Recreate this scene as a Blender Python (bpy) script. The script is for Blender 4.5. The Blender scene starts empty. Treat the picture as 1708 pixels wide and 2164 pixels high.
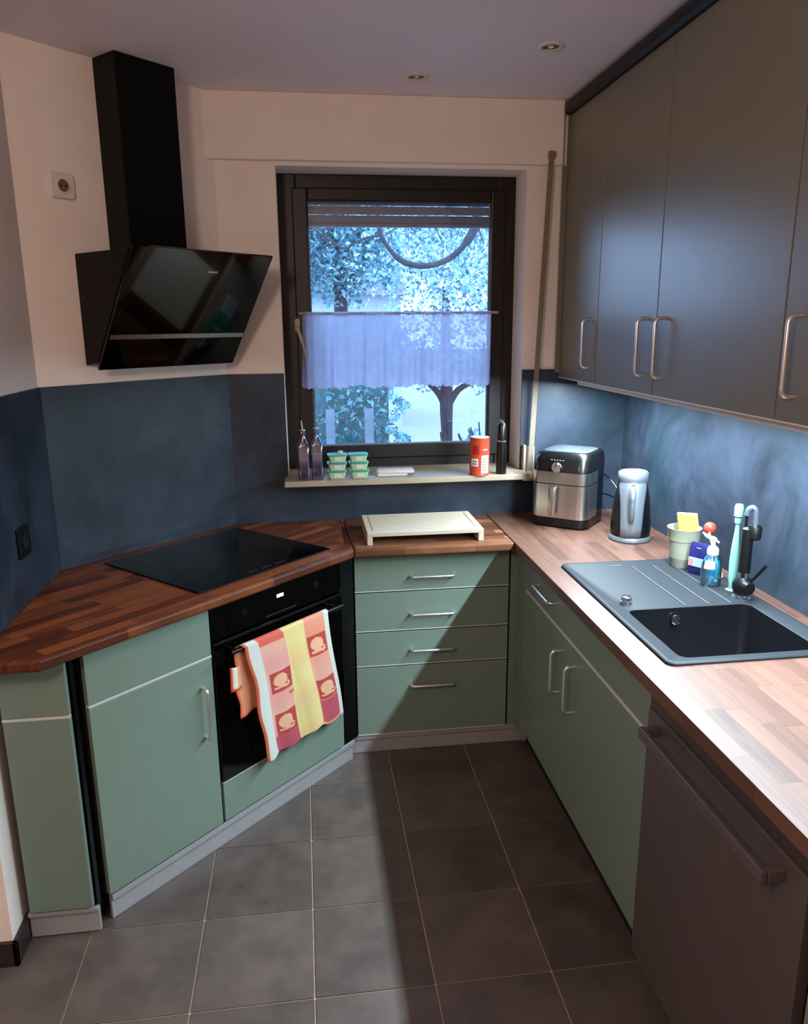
import bpy, math, random
import numpy as np
from mathutils import Matrix, Vector
random.seed(7)
rng = np.random.default_rng(7)
SC = bpy.context.scene
COL = SC.collection
Q = math.sqrt(0.5)

# ------------------------------------------------------------------ camera
cd = bpy.data.cameras.new('camera'); cam = bpy.data.objects.new('camera', cd); COL.objects.link(cam)
a_, b_, c_ = math.radians(13.768), math.radians(-7.385), math.radians(0.464)
Rx = Matrix.Rotation(-a_, 3, 'X'); Rz = Matrix.Rotation(b_, 3, 'Z'); Ry = Matrix.Rotation(c_, 3, 'Y')
base = Matrix(((1, 0, 0), (0, 0, -1), (0, 1, 0)))
cam.matrix_world = Matrix.Translation((0, 0, 1.70)) @ (Rz @ Rx @ Ry @ base).to_4x4()
cd.sensor_fit = 'HORIZONTAL'; cd.sensor_width = 36.0; cd.lens = 1617.0 / 1708 * 36.0
cd.clip_start = 0.02; cd.clip_end = 200
SC.camera = cam

# ------------------------------------------------------------------ sky, lights, exposure
w = bpy.data.worlds.new('overcast'); SC.world = w; w.use_nodes = True
bg = w.node_tree.nodes['Background']
bg.inputs[0].default_value = (0.34, 0.60, 1.0, 1); bg.inputs[1].default_value = 8.5

def area(name, loc, size, power, color, rot=(0, 0, 0)):
    d = bpy.data.lights.new(name, 'AREA'); d.shape = 'RECTANGLE'; d.size, d.size_y = size
    d.energy = power; d.color = color
    o = bpy.data.objects.new(name, d); o.location = loc; o.rotation_euler = rot; COL.objects.link(o); return o
# cool LED strip under the wall cabinets; warm lamp of the room behind the camera
area('under_cabinet_led', (1.125, 1.95, 1.452), (0.022, 2.1), 84, (0.70, 0.90, 1.0), (0, math.radians(6), 0))
ld = bpy.data.lights.new('room_lamp', 'POINT'); ld.energy = 57; ld.color = (1.0, 0.77, 0.62); ld.shadow_soft_size = 0.16
lo = bpy.data.objects.new('room_lamp', ld); lo.location = (-0.7, 0.1, 2.2); COL.objects.link(lo)
vs = SC.view_settings
vs.view_transform = 'Standard'; vs.look = 'None'; vs.gamma = 1.0; vs.exposure = 0.0; vs.use_curve_mapping = False

# ------------------------------------------------------------------ node materials
def lin(c):
    return tuple((x / 12.92 if x <= 0.04045 else ((x + 0.055) / 1.055) ** 2.4) for x in [v / 255 for v in c])
def newmat(name):
    m = bpy.data.materials.new(name); m.use_nodes = True
    return m, m.node_tree.nodes, m.node_tree.links, m.node_tree.nodes['Principled BSDF']
def mat(name, col, rough=0.5, metal=0.0, var=0.06, scale=30, bump=0.0, trans=0.0, emit=None, estr=0, coat=0, spec=0.5, ior=1.45, stretch=(1, 1, 1), detail=3):
    m, N, L, P = newmat(name)
    c = lin(col) if max(col) > 1 else col
    tc = N.new('ShaderNodeTexCoord'); mp = N.new('ShaderNodeMapping'); mp.inputs['Scale'].default_value = stretch
    nz = N.new('ShaderNodeTexNoise'); nz.inputs['Scale'].default_value = scale; nz.inputs['Detail'].default_value = detail
    L.new(tc.outputs['Object'], mp.inputs[0]); L.new(mp.outputs[0], nz.inputs[0])
    mx = N.new('ShaderNodeMix'); mx.data_type = 'RGBA'
    mx.inputs[6].default_value = tuple(x * (1 - var) for x in c) + (1,)
    mx.inputs[7].default_value = tuple(min(1, x * (1 + var)) for x in c) + (1,)
    cr = N.new('ShaderNodeMapRange'); cr.inputs[1].default_value = 0.3; cr.inputs[2].default_value = 0.7
    L.new(nz.outputs[0], cr.inputs[0]); L.new(cr.outputs[0], mx.inputs[0]); L.new(mx.outputs[2], P.inputs['Base Color'])
    P.inputs['Roughness'].default_value = rough; P.inputs['Metallic'].default_value = metal
    P.inputs['Transmission Weight'].default_value = trans; P.inputs['IOR'].default_value = ior
    P.inputs['Coat Weight'].default_value = coat; P.inputs['Specular IOR Level'].default_value = spec
    if emit: P.inputs['Emission Color'].default_value = tuple(emit) + (1,); P.inputs['Emission Strength'].default_value = estr
    if bump:
        b = N.new('ShaderNodeBump'); b.inputs['Strength'].default_value = bump; b.inputs['Distance'].default_value = 0.01
        L.new(nz.outputs[0], b.inputs['Height']); L.new(b.outputs[0], P.inputs['Normal'])
    return m
def wood(name, ang, dark, mid, light, rough=0.40):
    """butcher block: random staves laid along direction ANG (degrees, world)"""
    m, N, L, P = newmat(name)
    def MA(op, a, b=None):
        n = N.new('ShaderNodeMath'); n.operation = op
        for i, v in enumerate((a, b)):
            if v is None: continue
            if isinstance(v, (int, float)): n.inputs[i].default_value = v
            else: L.new(v, n.inputs[i])
        return n.outputs[0]
    tc = N.new('ShaderNodeNewGeometry'); mp = N.new('ShaderNodeMapping')
    mp.inputs['Rotation'].default_value = (0, 0, math.radians(-ang)); L.new(tc.outputs['Position'], mp.inputs[0])
    sp = N.new('ShaderNodeSeparateXYZ'); L.new(mp.outputs[0], sp.inputs[0])
    row = MA('FLOOR', MA('DIVIDE', sp.outputs[1], 0.043))
    wn = N.new('ShaderNodeTexWhiteNoise'); wn.noise_dimensions = '1D'; L.new(row, wn.inputs['W'])
    uu = MA('ADD', MA('DIVIDE', sp.outputs[0], 0.27), MA('MULTIPLY', wn.outputs[0], 5.0)); colm = MA('FLOOR', uu)
    cb = N.new('ShaderNodeCombineXYZ'); L.new(row, cb.inputs[0]); L.new(colm, cb.inputs[1])
    w2 = N.new('ShaderNodeTexWhiteNoise'); w2.noise_dimensions = '3D'; L.new(cb.outputs[0], w2.inputs['Vector'])
    gm = N.new('ShaderNodeMapping'); gm.inputs['Scale'].default_value = (3, 38, 3); L.new(mp.outputs[0], gm.inputs[0])
    ad = N.new('ShaderNodeVectorMath'); ad.operation = 'ADD'; L.new(gm.outputs[0], ad.inputs[0]); 
    sc = N.new('ShaderNodeVectorMath'); sc.operation = 'SCALE'; sc.inputs['Scale'].default_value = 30; L.new(w2.outputs['Color'], sc.inputs[0]); L.new(sc.outputs[0], ad.inputs[1])
    g = N.new('ShaderNodeTexNoise'); g.inputs['Scale'].default_value = 1.3; g.inputs['Detail'].default_value = 5; g.inputs['Distortion'].default_value = 1.2
    L.new(ad.outputs[0], g.inputs[0])
    v = MA('ADD', MA('MULTIPLY', w2.outputs['Value'], 0.50), MA('MULTIPLY', g.outputs[0], 0.72))
    rp = N.new('ShaderNodeValToRGB'); e = rp.color_ramp.elements
    e[0].position = 0.15; e[0].color = lin(dark) + (1,); e[1].position = 0.95; e[1].color = lin(light) + (1,)
    x = e.new(0.5); x.color = lin(mid) + (1,)
    L.new(v, rp.inputs[0])
    fr = MA('FRACT', MA('DIVIDE', sp.outputs[1], 0.043)); fu = MA('FRACT', uu)
    j = MA('MULTIPLY', MA('GREATER_THAN', fr, 0.03), MA('GREATER_THAN', fu, 0.006))
    mx = N.new('ShaderNodeMix'); mx.data_type = 'RGBA'; mx.blend_type = 'MULTIPLY'; mx.inputs[0].default_value = 1
    jm = N.new('ShaderNodeMapRange'); jm.inputs[3].default_value = 0.62; L.new(j, jm.inputs[0])
    L.new(rp.outputs[0], mx.inputs[6]); L.new(jm.outputs[0], mx.inputs[7]); L.new(mx.outputs[2], P.inputs['Base Color'])
    P.inputs['Roughness'].default_value = rough; P.inputs['Specular IOR Level'].default_value = 0.22
    b = N.new('ShaderNodeBump'); b.inputs['Strength'].default_value = 0.12; b.inputs['Distance'].default_value = 0.003
    L.new(g.outputs[0], b.inputs['Height']); L.new(b.outputs[0], P.inputs['Normal'])
    return m
def mottled(name, a, b, rough, scale=3.0, bump=0.05):
    m, N, L, P = newmat(name)
    tc = N.new('ShaderNodeNewGeometry')
    n1 = N.new('ShaderNodeTexNoise'); n1.inputs['Scale'].default_value = scale; n1.inputs['Detail'].default_value = 7; n1.inputs['Roughness'].default_value = 0.62; n1.inputs['Distortion'].default_value = 0.6
    L.new(tc.outputs['Position'], n1.inputs[0])
    r = N.new('ShaderNodeValToRGB'); r.color_ramp.elements[0].position = 0.33; r.color_ramp.elements[1].position = 0.68
    r.color_ramp.elements[0].color = lin(a) + (1,); r.color_ramp.elements[1].color = lin(b) + (1,)
    n2 = N.new('ShaderNodeTexNoise'); n2.inputs['Scale'].default_value = 5.5; n2.inputs['Detail'].default_value = 4
    m2 = N.new('ShaderNodeMapping'); m2.inputs['Location'].default_value = (7, 3, 1); m2.inputs['Scale'].default_value = (1, 1, 0.45); L.new(tc.outputs['Position'], m2.inputs[0]); L.new(m2.outputs[0], n2.inputs[0])
    mr = N.new('ShaderNodeMapRange'); mr.inputs[1].default_value = 0.45; mr.inputs[2].default_value = 0.72; mr.inputs[4].default_value = 0.55; L.new(n2.outputs[0], mr.inputs[0])
    tm_ = N.new('ShaderNodeMix'); tm_.data_type = 'RGBA'; tm_.inputs[7].default_value = lin((24, 50, 54)) + (1,); L.new(mr.outputs[0], tm_.inputs[0])
    L.new(n1.outputs[0], r.inputs[0]); L.new(r.outputs[0], tm_.inputs[6]); L.new(tm_.outputs[2], P.inputs['Base Color']); P.inputs['Roughness'].default_value = rough; P.inputs['Specular IOR Level'].default_value = 0.28
    bp = N.new('ShaderNodeBump'); bp.inputs['Strength'].default_value = bump; bp.inputs['Distance'].default_value = 0.01
    L.new(n1.outputs[0], bp.inputs['Height']); L.new(bp.outputs[0], P.inputs['Normal'])
    return m
def leafmat(name, dark, light):
    m, N, L, P = newmat(name)
    g = N.new('ShaderNodeNewGeometry'); r = N.new('ShaderNodeValToRGB')
    r.color_ramp.elements[0].color = lin(dark) + (1,); r.color_ramp.elements[1].color = lin(light) + (1,)
    L.new(g.outputs['Random Per Island'], r.inputs[0]); L.new(r.outputs[0], P.inputs['Base Color'])
    P.inputs['Roughness'].default_value = 0.6
    t = N.new('ShaderNodeBsdfTranslucent'); L.new(r.outputs[0], t.inputs[0]); mx = N.new('ShaderNodeMixShader'); mx.inputs[0].default_value = 0.55
    L.new(P.outputs[0], mx.inputs[1]); L.new(t.outputs[0], mx.inputs[2]); L.new(mx.outputs[0], N['Material Output'].inputs[0])
    return m
def tilemat():
    m, N, L, P = newmat('slate_tile')
    tc = N.new('ShaderNodeNewGeometry'); oi = N.new('ShaderNodeObjectInfo')
    n1 = N.new('ShaderNodeTexNoise'); n1.inputs['Scale'].default_value = 7; n1.inputs['Detail'].default_value = 8; n1.inputs['Roughness'].default_value = 0.65
    L.new(tc.outputs['Position'], n1.inputs[0])
    ad = N.new('ShaderNodeMath'); ad.operation = 'MULTIPLY_ADD'; ad.inputs[1].default_value = 0.22; L.new(oi.outputs['Random'], ad.inputs[0]); L.new(n1.outputs[0], ad.inputs[2])
    r = N.new('ShaderNodeValToRGB'); r.color_ramp.elements[0].position = 0.38; r.color_ramp.elements[1].position = 0.85
    r.color_ramp.elements[0].color = lin((64, 56, 53)) + (1,); r.color_ramp.elements[1].color = lin((96, 85, 80)) + (1,)
    L.new(ad.outputs[0], r.inputs[0]); L.new(r.outputs[0], P.inputs['Base Color']); P.inputs['Roughness'].default_value = 0.48
    bp = N.new('ShaderNodeBump'); bp.inputs['Strength'].default_value = 0.15; bp.inputs['Distance'].default_value = 0.004
    L.new(n1.outputs[0], bp.inputs['Height']); L.new(bp.outputs[0], P.inputs['Normal'])
    return m
def glassmat(name, tint, rough=0.02, opacity=0.12):
    m, N, L, P = newmat(name)
    N.remove(P); out = N['Material Output']
    t = N.new('ShaderNodeBsdfTransparent'); t.inputs[0].default_value = tint + (1,)
    g = N.new('ShaderNodeBsdfGlossy'); g.inputs['Roughness'].default_value = rough
    fr = N.new('ShaderNodeFresnel'); fr.inputs[0].default_value = 1.45
    ad = N.new('ShaderNodeMath'); ad.operation = 'ADD'; ad.inputs[1].default_value = opacity * 0.2; L.new(fr.outputs[0], ad.inputs[0])
    mx = N.new('ShaderNodeMixShader'); L.new(ad.outputs[0], mx.inputs[0]); L.new(t.outputs[0], mx.inputs[1]); L.new(g.outputs[0], mx.inputs[2]); L.new(mx.outputs[0], out.inputs[0])
    return m
def lacemat():
    m, N, L, P = newmat('lace'); N.remove(P); out = N['Material Output']
    tc = N.new('ShaderNodeTexCoord')
    df = N.new('ShaderNodeBsdfDiffuse'); df.inputs[0].default_value = (0.45, 0.45, 0.62, 1)
    tl = N.new('ShaderNodeBsdfTranslucent'); tl.inputs[0].default_value = (0.62, 0.60, 0.80, 1)
    a = N.new('ShaderNodeMixShader'); a.inputs[0].default_value = 0.62; L.new(df.outputs[0], a.inputs[1]); L.new(tl.outputs[0], a.inputs[2])
    tr = N.new('ShaderNodeBsdfTransparent')
    vz = N.new('ShaderNodeTexVoronoi'); vz.inputs['Scale'].default_value = 22; L.new(tc.outputs['Object'], vz.inputs[0])
    nz = N.new('ShaderNodeTexNoise'); nz.inputs['Scale'].default_value = 7; L.new(tc.outputs['Object'], nz.inputs[0])
    ml = N.new('ShaderNodeMath'); ml.operation = 'MULTIPLY'; L.new(vz.outputs[0], ml.inputs[0]); L.new(nz.outputs[0], ml.inputs[1])
    mr = N.new('ShaderNodeMapRange'); mr.inputs[1].default_value = 0.1; mr.inputs[2].default_value = 0.35; mr.inputs[3].default_value = 0.04; mr.inputs[4].default_value = 0.13
    L.new(ml.outputs[0], mr.inputs[0])
    b = N.new('ShaderNodeMixShader'); L.new(mr.outputs[0], b.inputs[0]); L.new(a.outputs[0], b.inputs[1]); L.new(tr.outputs[0], b.inputs[2]); L.new(b.outputs[0], out.inputs[0])
    return m
def vcolmat(name, rough=0.9):
    m, N, L, P = newmat(name)
    v = N.new('ShaderNodeVertexColor'); v.layer_name = 'print'
    tc = N.new('ShaderNodeTexCoord'); nz = N.new('ShaderNodeTexNoise'); nz.inputs['Scale'].default_value = 900; L.new(tc.outputs['Object'], nz.inputs[0])
    bp = N.new('ShaderNodeBump'); bp.inputs['Strength'].default_value = 0.3; bp.inputs['Distance'].default_value = 0.001
    L.new(nz.outputs[0], bp.inputs['Height']); L.new(bp.outputs[0], P.inputs['Normal'])
    L.new(v.outputs[0], P.inputs['Base Color']); P.inputs['Roughness'].default_value = rough
    return m

M = dict(
    paint=mat('wall_paint', (236, 223, 214), 0.85, var=0.03, scale=6, bump=0.05),
    ceil=mat('ceiling_paint', (236, 226, 232), 0.85, var=0.02, scale=5),
    splash=mottled('concrete_splash', (27, 33, 44), (57, 66, 82), 0.42, 3.4),
    tile=tilemat(), grout=mat('grout', (168, 145, 130), 0.9, var=0.15, scale=40),
    skirt=mat('skirting_tile', (44, 36, 34), 0.35, var=0.15, scale=12),
    sage=mat('sage_laminate', (112, 130, 118), 0.36, var=0.025, scale=14, bump=0.01),
    sage_dim=mat('sage_laminate_dim', (110, 106, 92), 0.36, var=0.025, scale=14, bump=0.01, spec=0.7),  # same sage laminate, browner: the dim warm light is put into its colour
    dark=mat('part_and_shade_black', (12, 11, 10), 0.7), black=mat('black_plastic', (9, 9, 10), 0.28),  # near-black carcass colour paints in the shade of the cabinet gaps
    mblack=mat('matt_black_metal', (11, 11, 13), 0.4, spec=0.3),
    bglass=mat('black_glass', (2, 2, 2), 0.04, var=0.0, spec=0.55), hobglass=mat('hob_glass', (2, 2, 3), 0.08, var=0.0, spec=0.25),
    hoodglass=mat('hood_glass', (2, 2, 2), 0.06, var=0.0, spec=0.36),
    steel=mat('brushed_steel', (190, 185, 180), 0.28, 1.0, var=0.08, scale=60, stretch=(1, 1, 0.02)),
    chrome=mat('chrome', (225, 225, 228), 0.12, 1.0, var=0.02),
    alu=mat('plinth_aluminium', (176, 176, 180), 0.42, 0.45, var=0.04, scale=20),
    strip=mat('light_edge_strip', (205, 205, 205), 0.4, 0.2, var=0.03),
    frame=mat('dark_timber', (22, 13, 12), 0.42, var=0.25, scale=10, stretch=(6, 6, 1)),
    white=mat('white_plastic', (215, 208, 200), 0.45, var=0.02), cream=mat('aged_plastic', (176, 160, 140), 0.5, var=0.05),
    glass=glassmat('pane_glass', (0.96, 0.98, 1.0)), bottle=glassmat('bottle_glass', (0.66, 0.70, 0.88), 0.08, 1.4),
    soapglass=glassmat('clear_plastic', (0.75, 0.92, 1.0), 0.06, 1.6),
    oil=mat('bottle_content', (88, 92, 140), 0.25, var=0.25, scale=40), gel=mat('blue_soap', (70, 180, 215), 0.3, var=0.12, scale=60),
    lace=lacemat(), sill=mat('pale_stone_sill', (158, 140, 120), 0.5, var=0.08, scale=18),
    woodA=wood('worktop_wood_diagonal', 45, (44, 21, 14), (88, 46, 30), (150, 84, 48)),
    woodB=wood('worktop_wood_window', 0, (52, 28, 20), (100, 60, 42), (150, 100, 70)),
    woodC=wood('worktop_wood_right', 90, (62, 42, 35), (88, 60, 50), (108, 76, 64)),
    board=mat('pale_board', (188, 172, 152), 0.5, var=0.06, scale=9, stretch=(1, 12, 1)),
    groove_shade=mat('board_groove_shade', (150, 128, 104), 0.6, var=0.05),
    granite=mat('dark_granite_sink', (36, 39, 44), 0.5, var=0.08, scale=300, spec=0.14), granite_l=mat('drainer_rib', (84, 90, 98), 0.4),
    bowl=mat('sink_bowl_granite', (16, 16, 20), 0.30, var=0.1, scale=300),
    dish=mat('dark_steel_front', (104, 94, 94), 0.4, 0.5, var=0.05, scale=40, stretch=(1, 1, 0.05)),
    dishtop=mat('dark_steel_band', (84, 74, 74), 0.38, 0.5, var=0.05, scale=40),
    green=mat('green_lid', (30, 150, 118), 0.35, var=0.06), tub=mat('tub_plastic', (168, 184, 150), 0.4, var=0.06),
    label=mat('white_label', (205, 202, 196), 0.6, var=0.04, scale=90), paper=mat('white_paper', (196, 184, 180), 0.7, var=0.06, scale=60),
    tin=mat('orange_tin', (184, 68, 42), 0.35, var=0.16, scale=26), tinred=mat('tin_dark_print', (150, 30, 30), 0.4, var=0.1),
    ink=mat('print_ink', (70, 66, 70), 0.6), grey=mat('grey_pot', (140, 141, 124), 0.45, var=0.03),
    yellow=mat('yellow_sponge', (196, 190, 92), 0.9, var=0.08, scale=120, bump=0.3), red=mat('red_plastic', (232, 62, 48), 0.4),
    navy=mat('navy_box', (30, 28, 84), 0.4, var=0.15, scale=30), pinkp=mat('pink_print', (216, 120, 130), 0.5), sky=mat('sky_print', (150, 190, 240), 0.5),
    mint=mat('mint_plastic', (120, 178, 160), 0.4, var=0.03), silver=mat('silver_plastic', (128, 136, 146), 0.3, 0.6, var=0.03),
    display=mat('clock_display', (200, 220, 255), 0.4, emit=(0.8, 0.9, 1.0), estr=1.6),
    shutter=mat('shutter_slat', (120, 114, 122), 0.6, var=0.06), bulb=mat('frosted_bulb', (235, 230, 225), 0.3),
    bark=mat('bark', (50, 44, 52), 0.9, var=0.3, scale=20, bump=0.4), ground=mat('pale_ground', (140, 134, 128), 0.9, var=0.06, scale=0.8),
    house=mat('pale_render', (176, 178, 186), 0.9, var=0.05, scale=2), roof=mat('house_roof', (104, 96, 104), 0.8, var=0.15, scale=8),
    leafA=leafmat('conifer_leaves', (12, 96, 108), (150, 200, 208)), leafB=leafmat('hazy_bright_leaves', (16, 100, 116), (215, 232, 235)), leafC=leafmat('hedge_leaves', (12, 95, 105), (155, 200, 205)),  # blue cast and haze of the outdoor view are put into the leaf colours
    towel=vcolmat('towel_print'), post=mat('weathered_post', (96, 104, 112), 0.9, var=0.2, scale=12),
    strapmat=mat('woven_belt', (128, 114, 98), 0.8, var=0.08, scale=80), neckgrey=mat('satin_grey', (96, 104, 116), 0.35, 0.5), handle=mat('satin_handle', (225, 226, 230), 0.3, 0.85, var=0.03), hood=mat('hood_black', (5, 5, 6), 0.45, spec=0.2),
)

# ------------------------------------------------------------------ geometry helpers
class MB:
    def __init__(s): s.v = []; s.f = []
    def add(s, vs, fs):
        n = len(s.v); s.v += [tuple(map(float, p)) for p in vs]; s.f += [tuple(i + n for i in f) for f in fs]; return s
    def box(s, x0, x1, y0, y1, z0, z1):
        x0, x1 = min(x0, x1), max(x0, x1); y0, y1 = min(y0, y1), max(y0, y1); z0, z1 = min(z0, z1), max(z0, z1)
        return s.add([(x0, y0, z0), (x1, y0, z0), (x1, y1, z0), (x0, y1, z0), (x0, y0, z1), (x1, y0, z1), (x1, y1, z1), (x0, y1, z1)],
                     [(0, 3, 2, 1), (4, 5, 6, 7), (0, 1, 5, 4), (1, 2, 6, 5), (2, 3, 7, 6), (3, 0, 4, 7)])
    def prism(s, pts, z0, z1):
        n = len(pts)
        if sum(pts[i][0] * pts[(i + 1) % n][1] - pts[(i + 1) % n][0] * pts[i][1] for i in range(n)) < 0: pts = pts[::-1]
        v = [(x, y, z0) for x, y in pts] + [(x, y, z1) for x, y in pts]
        return s.add(v, [tuple(range(n))[::-1], tuple(range(n, 2 * n))] + [(i, (i + 1) % n, (i + 1) % n + n, i + n) for i in range(n)])
    def loft(s, rings, cap0=True, cap1=True):
        n = len(rings[0]); v = [p for r in rings for p in r]; f = []
        for k in range(len(rings) - 1):
            for i in range(n):
                j = (i + 1) % n; f.append((k * n + i, k * n + j, (k + 1) * n + j, (k + 1) * n + i))
        if cap0: f.append(tuple(range(n))[::-1])
        if cap1: f.append(tuple(range((len(rings) - 1) * n, len(rings) * n)))
        return s.add(v, f)
    def lathe(s, prof, c=(0, 0, 0), n=32, axis='z', cap0=True, cap1=True):
        rings = []
        for r, h in prof:
            ring = []
            for i in range(n):
                t = 2 * math.pi * i / n; x, y = r * math.cos(t), r * math.sin(t)
                p = {'z': (x, y, h), 'x': (h, x, y), 'y': (y, h, x)}[axis]
                ring.append((c[0] + p[0], c[1] + p[1], c[2] + p[2]))
            rings.append(ring)
        return s.loft(rings, cap0, cap1)
    def tube(s, pts, r, n=8, caps=True):
        pts = [Vector(p) for p in pts]; rs = r if isinstance(r, (list, tuple)) else [r] * len(pts)
        rings = []; up = None
        for i, p in enumerate(pts):
            d = (pts[min(i + 1, len(pts) - 1)] - pts[max(i - 1, 0)]).normalized()
            if up is None:
                up = Vector((0, 0, 1)) if abs(d.z) < 0.9 else Vector((1, 0, 0))
            a = (up - d * up.dot(d)).normalized(); up = a; b = d.cross(a)
            rings.append([tuple(p + (a * math.cos(2 * math.pi * k / n) + b * math.sin(2 * math.pi * k / n)) * rs[i]) for k in range(n)])
        return s.loft(rings, caps, caps)
    def xf(s, Mx):
        s.v = [tuple(Mx @ Vector(p)) for p in s.v]; return s
def rrect(cx, cy, hx, hy, r, z, n=5):
    out = []
    for sx, sy, t0 in ((1, 1, 0), (-1, 1, 90), (-1, -1, 180), (1, -1, 270)):
        for k in range(n + 1):
            t = math.radians(t0 + 90 * k / n); out.append((cx + sx * (hx - r) + r * math.cos(t), cy + sy * (hy - r) + r * math.sin(t), z))
    return out
def spline(pts, n=6):
    P = [Vector(p) for p in pts]; out = []
    for i in range(len(P) - 1):
        p0, p1, p2, p3 = P[max(i - 1, 0)], P[i], P[i + 1], P[min(i + 2, len(P) - 1)]
        for k in range(n):
            t = k / n
            out.append(0.5 * ((2 * p1) + (p2 - p0) * t + (2 * p0 - 5 * p1 + 4 * p2 - p3) * t * t + (3 * p1 - p0 - 3 * p2 + p3) * t ** 3))
    out.append(P[-1]); return [tuple(p) for p in out]

ORG = {}          # object -> origin in its own build frame
F0 = Matrix.Identity(4); F45 = Matrix.Rotation(math.radians(45), 4, 'Z')
def props(o, label=None, cat=None, group=None, kind=None):
    for k, v in (('label', label), ('category', cat), ('group', group), ('kind', kind)):
        if v: o[k] = v
def thing(name, label, cat, org, frame=F0, group=None):
    o = bpy.data.objects.new(name, None); COL.objects.link(o); o.empty_display_size = 0.05
    o.matrix_world = frame @ Matrix.Translation(org); ORG[o.name] = Vector(org); props(o, label, cat, group); return o
def obj(name, mb, m, parent=None, org=None, frame=F0, bevel=0, seg=2, smooth=False, label=None, cat=None, group=None, kind=None):
    me = bpy.data.meshes.new(name)
    if parent is not None: og = ORG[parent.name]
    else: og = Vector(org) if org is not None else Vector((0, 0, 0))
    me.from_pydata([(p[0] - og.x, p[1] - og.y, p[2] - og.z) for p in mb.v], [], mb.f); me.update()
    me.materials.append(m)
    o = bpy.data.objects.new(name, me); COL.objects.link(o); ORG[o.name] = og
    if parent is not None: o.parent = parent
    else: o.matrix_world = frame @ Matrix.Translation(og)
    if smooth:
        me.polygons.foreach_set('use_smooth', [True] * len(me.polygons))
        me.set_sharp_from_angle(angle=math.radians(40))
    if bevel:
        b = o.modifiers.new('bevel', 'BEVEL'); b.width = bevel; b.segments = seg; b.limit_method = 'ANGLE'; b.angle_limit = math.radians(35)
    props(o, label, cat, group, kind); return o
def S(name, mb, m, parent=None, **k):
    if parent is None: k['kind'] = 'structure'
    return obj(name, mb, m, parent, **k)
def B(*a): return MB().box(*a)

# ------------------------------------------------------------------ setting
H = 2.535
YW, XR, XL = 3.157, 1.377, -0.843
DW = 3.454 * Q       # diagonal wall: distance in the 45 degree frame
floor = S('floor', B(-2.62, 1.5, -2.6, 3.3, -0.08, -0.004), M['grout'])
g = 0.3175; tx = -0.0295; ty = 1.6506; e = 0.0022; hh = (g - 2 * e)
tm = MB().loft([rrect(hh / 2, hh / 2, hh / 2, hh / 2, 0.002, -0.006, 1), rrect(hh / 2, hh / 2, hh / 2, hh / 2, 0.002, -0.0012, 1), rrect(hh / 2, hh / 2, hh / 2 - 0.0012, hh / 2 - 0.0012, 0.002, 0, 1)])
tile0 = None
for i in range(-8, 5):
    for j in range(-8, 5):
        x, y = tx + i * g + e, ty + j * g + e
        if x > 1.38 or y > 3.0: continue
        if tile0 is None: tile0 = obj('tile', tm, M['tile'], floor); o = tile0
        else: o = tile0.copy(); COL.objects.link(o)
        o.location = (x, y, 0)
S('ceiling', B(-2.62, 1.5, -2.6, 3.3, H, H + 0.1), M['ceil'])
wx0, wx1, wz0, wz1 = -0.072, 0.909, 1.062, 2.288
wb = MB().box(-0.5, wx0, YW, 3.36, 0, H).box(wx1, 1.5, YW, 3.36, 0, H).box(wx0, wx1, YW, 3.36, 0, wz0).box(wx0, wx1, YW, 3.36, wz1, H)
S('wall_back', wb, M['paint'])
S('wall_right', B(XR, XR + 0.12, -2.6, YW, 0, H), M['paint'])
S('wall_corner', MB().prism([(XL, 2.611), (-0.297, YW), (-0.297, 3.36), (-1.0, 3.36), (-1.0, 2.611)], 0, H), M['paint'])
S('wall_left', B(-1.0, XL, 1.877, 2.611, 0, H), M['paint'])
S('wall_left_return', B(-2.6, -1.0, 1.877, 2.0, 0, H), M['paint'])
S('wall_far_left', B(-2.62, -2.5, -2.6, 1.877, 0, H), M['paint'])
S('wall_rear', B(-2.5, XR, -2.62, -2.5, 0, H), M['paint'])
S('trim_1', B(-0.334, 1.046, 3.128, YW, 2.303, H), M['paint'], bevel=0.004)            # roller shutter box
S('baseboard_left', MB().box(XL, XL + 0.012, 1.865, 1.985, 0, 0.075).box(-1.9, XL + 0.012, 1.865, 1.877, 0, 0.075), M['skirt'], bevel=0.001)
# concrete look splashback panels
t8 = 0.008; z0s, z1s = 0.90, 1.513
S('trim_2', B(XL, XL + t8, 1.879, 2.611, z0s, z1s), M['splash'])
S('trim_3', MB().prism([(XL + t8, 2.608), (-0.297 + 0.004, YW - t8), (-0.297, YW), (XL, 2.611)], z0s, z1s), M['splash'])
S('trim_4', MB().box(-0.297, wx0 - 0.002, YW - t8, YW, z0s, z1s).box(wx0 - 0.002, wx1 + 0.002, YW - t8, YW, z0s, wz0), M['splash'])
S('trim_5', B(wx1 + 0.002, XR, YW - t8, YW, z0s, z1s), M['splash'])
S('trim_6', B(XR - t8, XR, 0.4, YW - t8, z0s, 1.476), M['splash'])

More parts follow.
